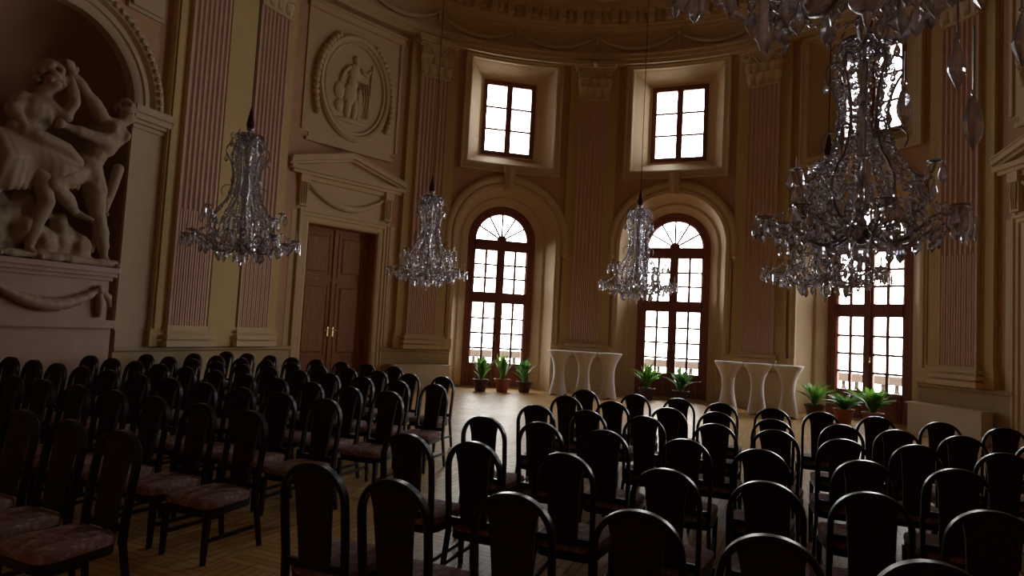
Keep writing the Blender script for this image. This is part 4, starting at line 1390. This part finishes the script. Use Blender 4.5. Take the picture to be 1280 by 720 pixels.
for i, ((x, y), rz, z, lb) in enumerate(CH):
    o = ch0 if i == 0 else copy_tree(ch0)
    o.location = (x, y, z); o.rotation_euler.z = rz
    tag(o, lb, 'chandelier', 'crystal chandeliers')
    mb = MB()
    top = ceil_z(x, y) - z + .03
    mb.tube([(0, 0, 2.18), (0, 0, (2.18 + top) / 2), (0, 0, top)], .007, 6)
    mb.build('cable', M['cable'], o)
    if i == 5:
        for (dx, dy, zt, zb, w, kind) in ((.75, 2.0, 2.86, 2.52, .055, 'spear'), (.78, 1.9, 2.86, 2.72, .12, 'kite'), (.81, 1.75, 2.80, 2.60, .06, 'almond'), (1.74, 2.9, 2.92, 2.62, .12, 'almond'),
                                         (1.50, 2.2, 2.80, 2.52, .085, 'kite'), (1.84, 2.6, 2.90, 2.44, .15, 'almond'), (.64, 2.2, 3.0, 2.84, .06, 'almond'), (1.66, 2.12, 2.86, 2.58, .10, 'kite')):
            vx, vy = dx - x, dy - y
            lx, ly = vx * cos(rz) + vy * sin(rz), -vx * sin(rz) + vy * cos(rz)
            L = min(.22, (zt - zb) * .62)
            mb = MB(); mb.tube([(lx, ly, zt + .06 - z), (lx, ly, zb + L + .03 - z)], .004, 5)
            q = mb.build('drop_wire', M['metal'], o)
            ob('long_drop', pendant_mesh(L, w, kind), q, (lx, ly, zb + L + .035 - z), vx)

# ================================================================== chairs
def chair():
    root = empty('bentwood_chair')
    hw = .176
    yb = lambda z: -.215 - .065 * max(0, (z - .40) / .52) ** 1.2
    pts = [(-hw + .006, yb(.34), .34), (-hw + .003, yb(.46), .46), (-hw, yb(.60), .60), (-hw, yb(.70), .70)]
    for k in range(0, 21):
        a = pi * k / 20
        z = .735 + .178 * max(0, sin(a)) ** .92
        pts.append((-hw * (abs(cos(a)) ** .95) * (1 if cos(a) > 0 else -1), yb(z), z))
    pts += [(hw, yb(.70), .70), (hw, yb(.60), .60), (hw - .003, yb(.46), .46), (hw - .006, yb(.34), .34)]
    # flat bentwood section: wide on its face, deep front to back
    mb = MB(); rows = []
    n = len(pts)
    for i, p in enumerate(pts):
        a, b = pts[max(0, i - 1)], pts[min(n - 1, i + 1)]
        tx, tz = b[0] - a[0], b[2] - a[2]
        L = sqrt(tx * tx + tz * tz); nx, nz = -tz / L, tx / L
        w, d, c_ = .0125, .025, .006
        sec = [(-w, -d + c_), (-w + c_, -d), (w - c_, -d), (w, -d + c_), (w, d - c_), (w - c_, d), (-w + c_, d), (-w, d - c_)]
        rows.append([(p[0] + nx * u, p[1] + v, p[2] + nz * u) for u, v in sec])
    mb.grid(rows, close_v=True)
    mb.f.append(tuple(range(8))); mb.f.append(tuple(range(len(mb.v) - 1, len(mb.v) - 9, -1)))
    mb.box(-hw, hw, yb(.42) - .012, yb(.42) + .012, .400, .440)
    mb.build('back_frame', M['chair_wood'], root, smooth=True)
    prof = [(.415, .084), (.50, .088), (.60, .092), (.70, .098), (.78, .103), (.83, .112), (.86, .119), (.88, .115), (.895, .098), (.907, .06)]
    mb = MB(); rows = []
    for z, w in prof:
        row = []
        for u in (-1, -.6, 0, .6, 1): row.append((w * u, yb(z) - .014 - .008 * (1 - u * u), z))
        for u in (1, .6, 0, -.6, -1): row.append((w * u, yb(z) + .012 + .014 * (1 - u * u), z))
        rows.append(row)
    mb.grid(rows, close_v=True)
    mb.f.append(tuple(range(10))); mb.f.append(tuple(range(len(mb.v) - 1, len(mb.v) - 11, -1)))
    mb.build('backrest', M['back'], root, smooth=True)
    def outline(s, y0=-.205, y1=.235):
        p = []
        for k in range(32):
            a = 2 * pi * k / 32
            cx_, cy_ = cos(a), sin(a)
            ex = abs(cx_) ** .34 * (1 if cx_ > 0 else -1); ey = abs(cy_) ** .34 * (1 if cy_ > 0 else -1)
            y = (y0 + y1) / 2 + (y1 - y0) / 2 * ey * s
            p.append((ex * s * (.203 + .022 * ey), y))
        return p
    mb = MB(); rows = []
    for s, z in ((.985, .352), (1.0, .362), (1.0, .382), (.98, .396), (.90, .405), (.6, .413), (.02, .415)):
        rows.append([(x, y, z) for x, y in outline(s)])
    mb.grid(rows, close_v=True)
    mb.add([(x, y, .352) for x, y in outline(.985)], [tuple(range(31, -1, -1))])
    mb.build('seat', M['seat'], root, smooth=True)
    mb = MB(); rows = [[(x, y, z) for x, y in outline(s)] for s, z in ((.90, .300), (.975, .300), (.985, .353), (.90, .353))]
    mb.grid(rows, close_u=True, close_v=True)
    mb.build('seat_frame', M['chair_wood'], root, smooth=True)
    for sg in (-1, 1):
        mb = MB()
        x0 = sg * .196
        mb.hexa([(x0 - .013, .195, 0), (x0 + .013, .195, 0), (x0 + .013, .221, 0), (x0 - .013, .221, 0), (x0 - .019, .180, .31), (x0 + .019, .180, .31), (x0 + .019, .218, .31), (x0 - .019, .218, .31)])
        mb.build('leg', M['chair_wood'], root)
        mb = MB()
        x1, x2 = sg * (hw - .004), sg * (hw + .012)
        mb.hexa([(x2 - .012, -.278, 0), (x2 + .012, -.278, 0), (x2 + .012, -.250, 0), (x2 - .012, -.250, 0), (x1 - .0125, yb(.34) - .018, .345), (x1 + .0125, yb(.34) - .018, .345), (x1 + .0125, yb(.34) + .018, .345), (x1 - .0125, yb(.34) + .018, .345)])
        mb.build('leg', M['chair_wood'], root)
        mb = MB(); mb.box(sg * .190 - .008, sg * .190 + .008, -.23, .195, .135, .160)
        mb.build('stretcher', M['chair_wood'], root)
    return root
ORDN = ['', 'first', 'second', 'third', 'fourth', 'fifth', 'sixth', 'seventh', 'eighth', 'ninth', 'tenth', 'eleventh', 'twelfth']
right_rows = [
    [(.44, -2.12), (1.05, -2.14), (1.56, -2.17), (2.04, -2.30), (2.58, -2.38), (3.04, -2.32), (3.55, -2.29), (4.12, -2.29), (4.64, -2.31), (5.16, -2.31)],
    [(.49, -3.05), (1.04, -3.19), (1.62, -3.30), (2.07, -3.28), (2.59, -3.45), (3.14, -3.37), (3.59, -3.38), (4.07, -3.37), (4.60, -3.42)],
    [(.51, -4.14), (1.01, -4.15), (1.53, -4.17), (2.13, -4.22), (2.61, -4.23), (3.08, -4.38), (3.58, -4.28), (4.13, -4.25), (4.66, -4.26)],
    [(.46, -5.21), (.94, -5.19), (1.46, -5.24), (2.01, -5.25), (2.52, -5.33), (3.10, -5.32), (3.62, -5.25), (4.15, -5.27)],
    [(.43, -6.30), (.90, -6.29), (1.47, -6.29), (2.07, -6.37), (2.57, -6.37), (3.02, -6.31), (3.51, -6.38)],
    [(.52, -7.32), (1.03, -7.39), (1.55, -7.31), (2.08, -7.28), (2.58, -7.34), (3.08, -7.35)]]
left_def = [(-3.04, -.95, .08, 8), (-1.61, -2.0, .065, 10), (-1.12, -3.12, .105, 11), (-1.04, -4.22, .13, 11), (-1.06, -5.20, .12, 11), (-.97, -6.20, .10, 11), (-.88, -7.28, .12, 11)]
left_rows = []
for p0, q0, sl, n in left_def:
    left_rows.append([(p0 - .545 * i, q0 + sl * .545 * i) for i in range(n) if p0 - .545 * i > -6.95])
def in_frame(p, q):
    """keep only the chairs the photograph could show"""
    x = CX + p * cos(AX) + q * sin(AX); y = CY - p * sin(AX) + q * cos(AX)
    return y > 1.2 and -.90 < x / y < .86
proto = chair()
first = True
jit = random.Random(21)
for block, rows in (('right', right_rows), ('left', left_rows)):
    for ri, row in enumerate(rows):
        for ci, (p, q) in enumerate(row):
            if not in_frame(p, q): continue
            o = proto if first else copy_tree(proto)
            first = False
            qq = q + (.27 if block == 'right' else -.27)
            o.location = (CX + p * cos(AX) + qq * sin(AX), CY - p * sin(AX) + qq * cos(AX), 0)
            turn = 0 if block == 'right' else pi - .03
            o.rotation_euler.z = -AX + turn + jit.uniform(-.05, .05)
            tag(o, 'dark chair in the %s block, %s row from the front, %s seat from the aisle' % (block, ORDN[ri + 1], ORDN[ci + 1]), 'chair', 'dark bentwood chairs of the %s block' % block)
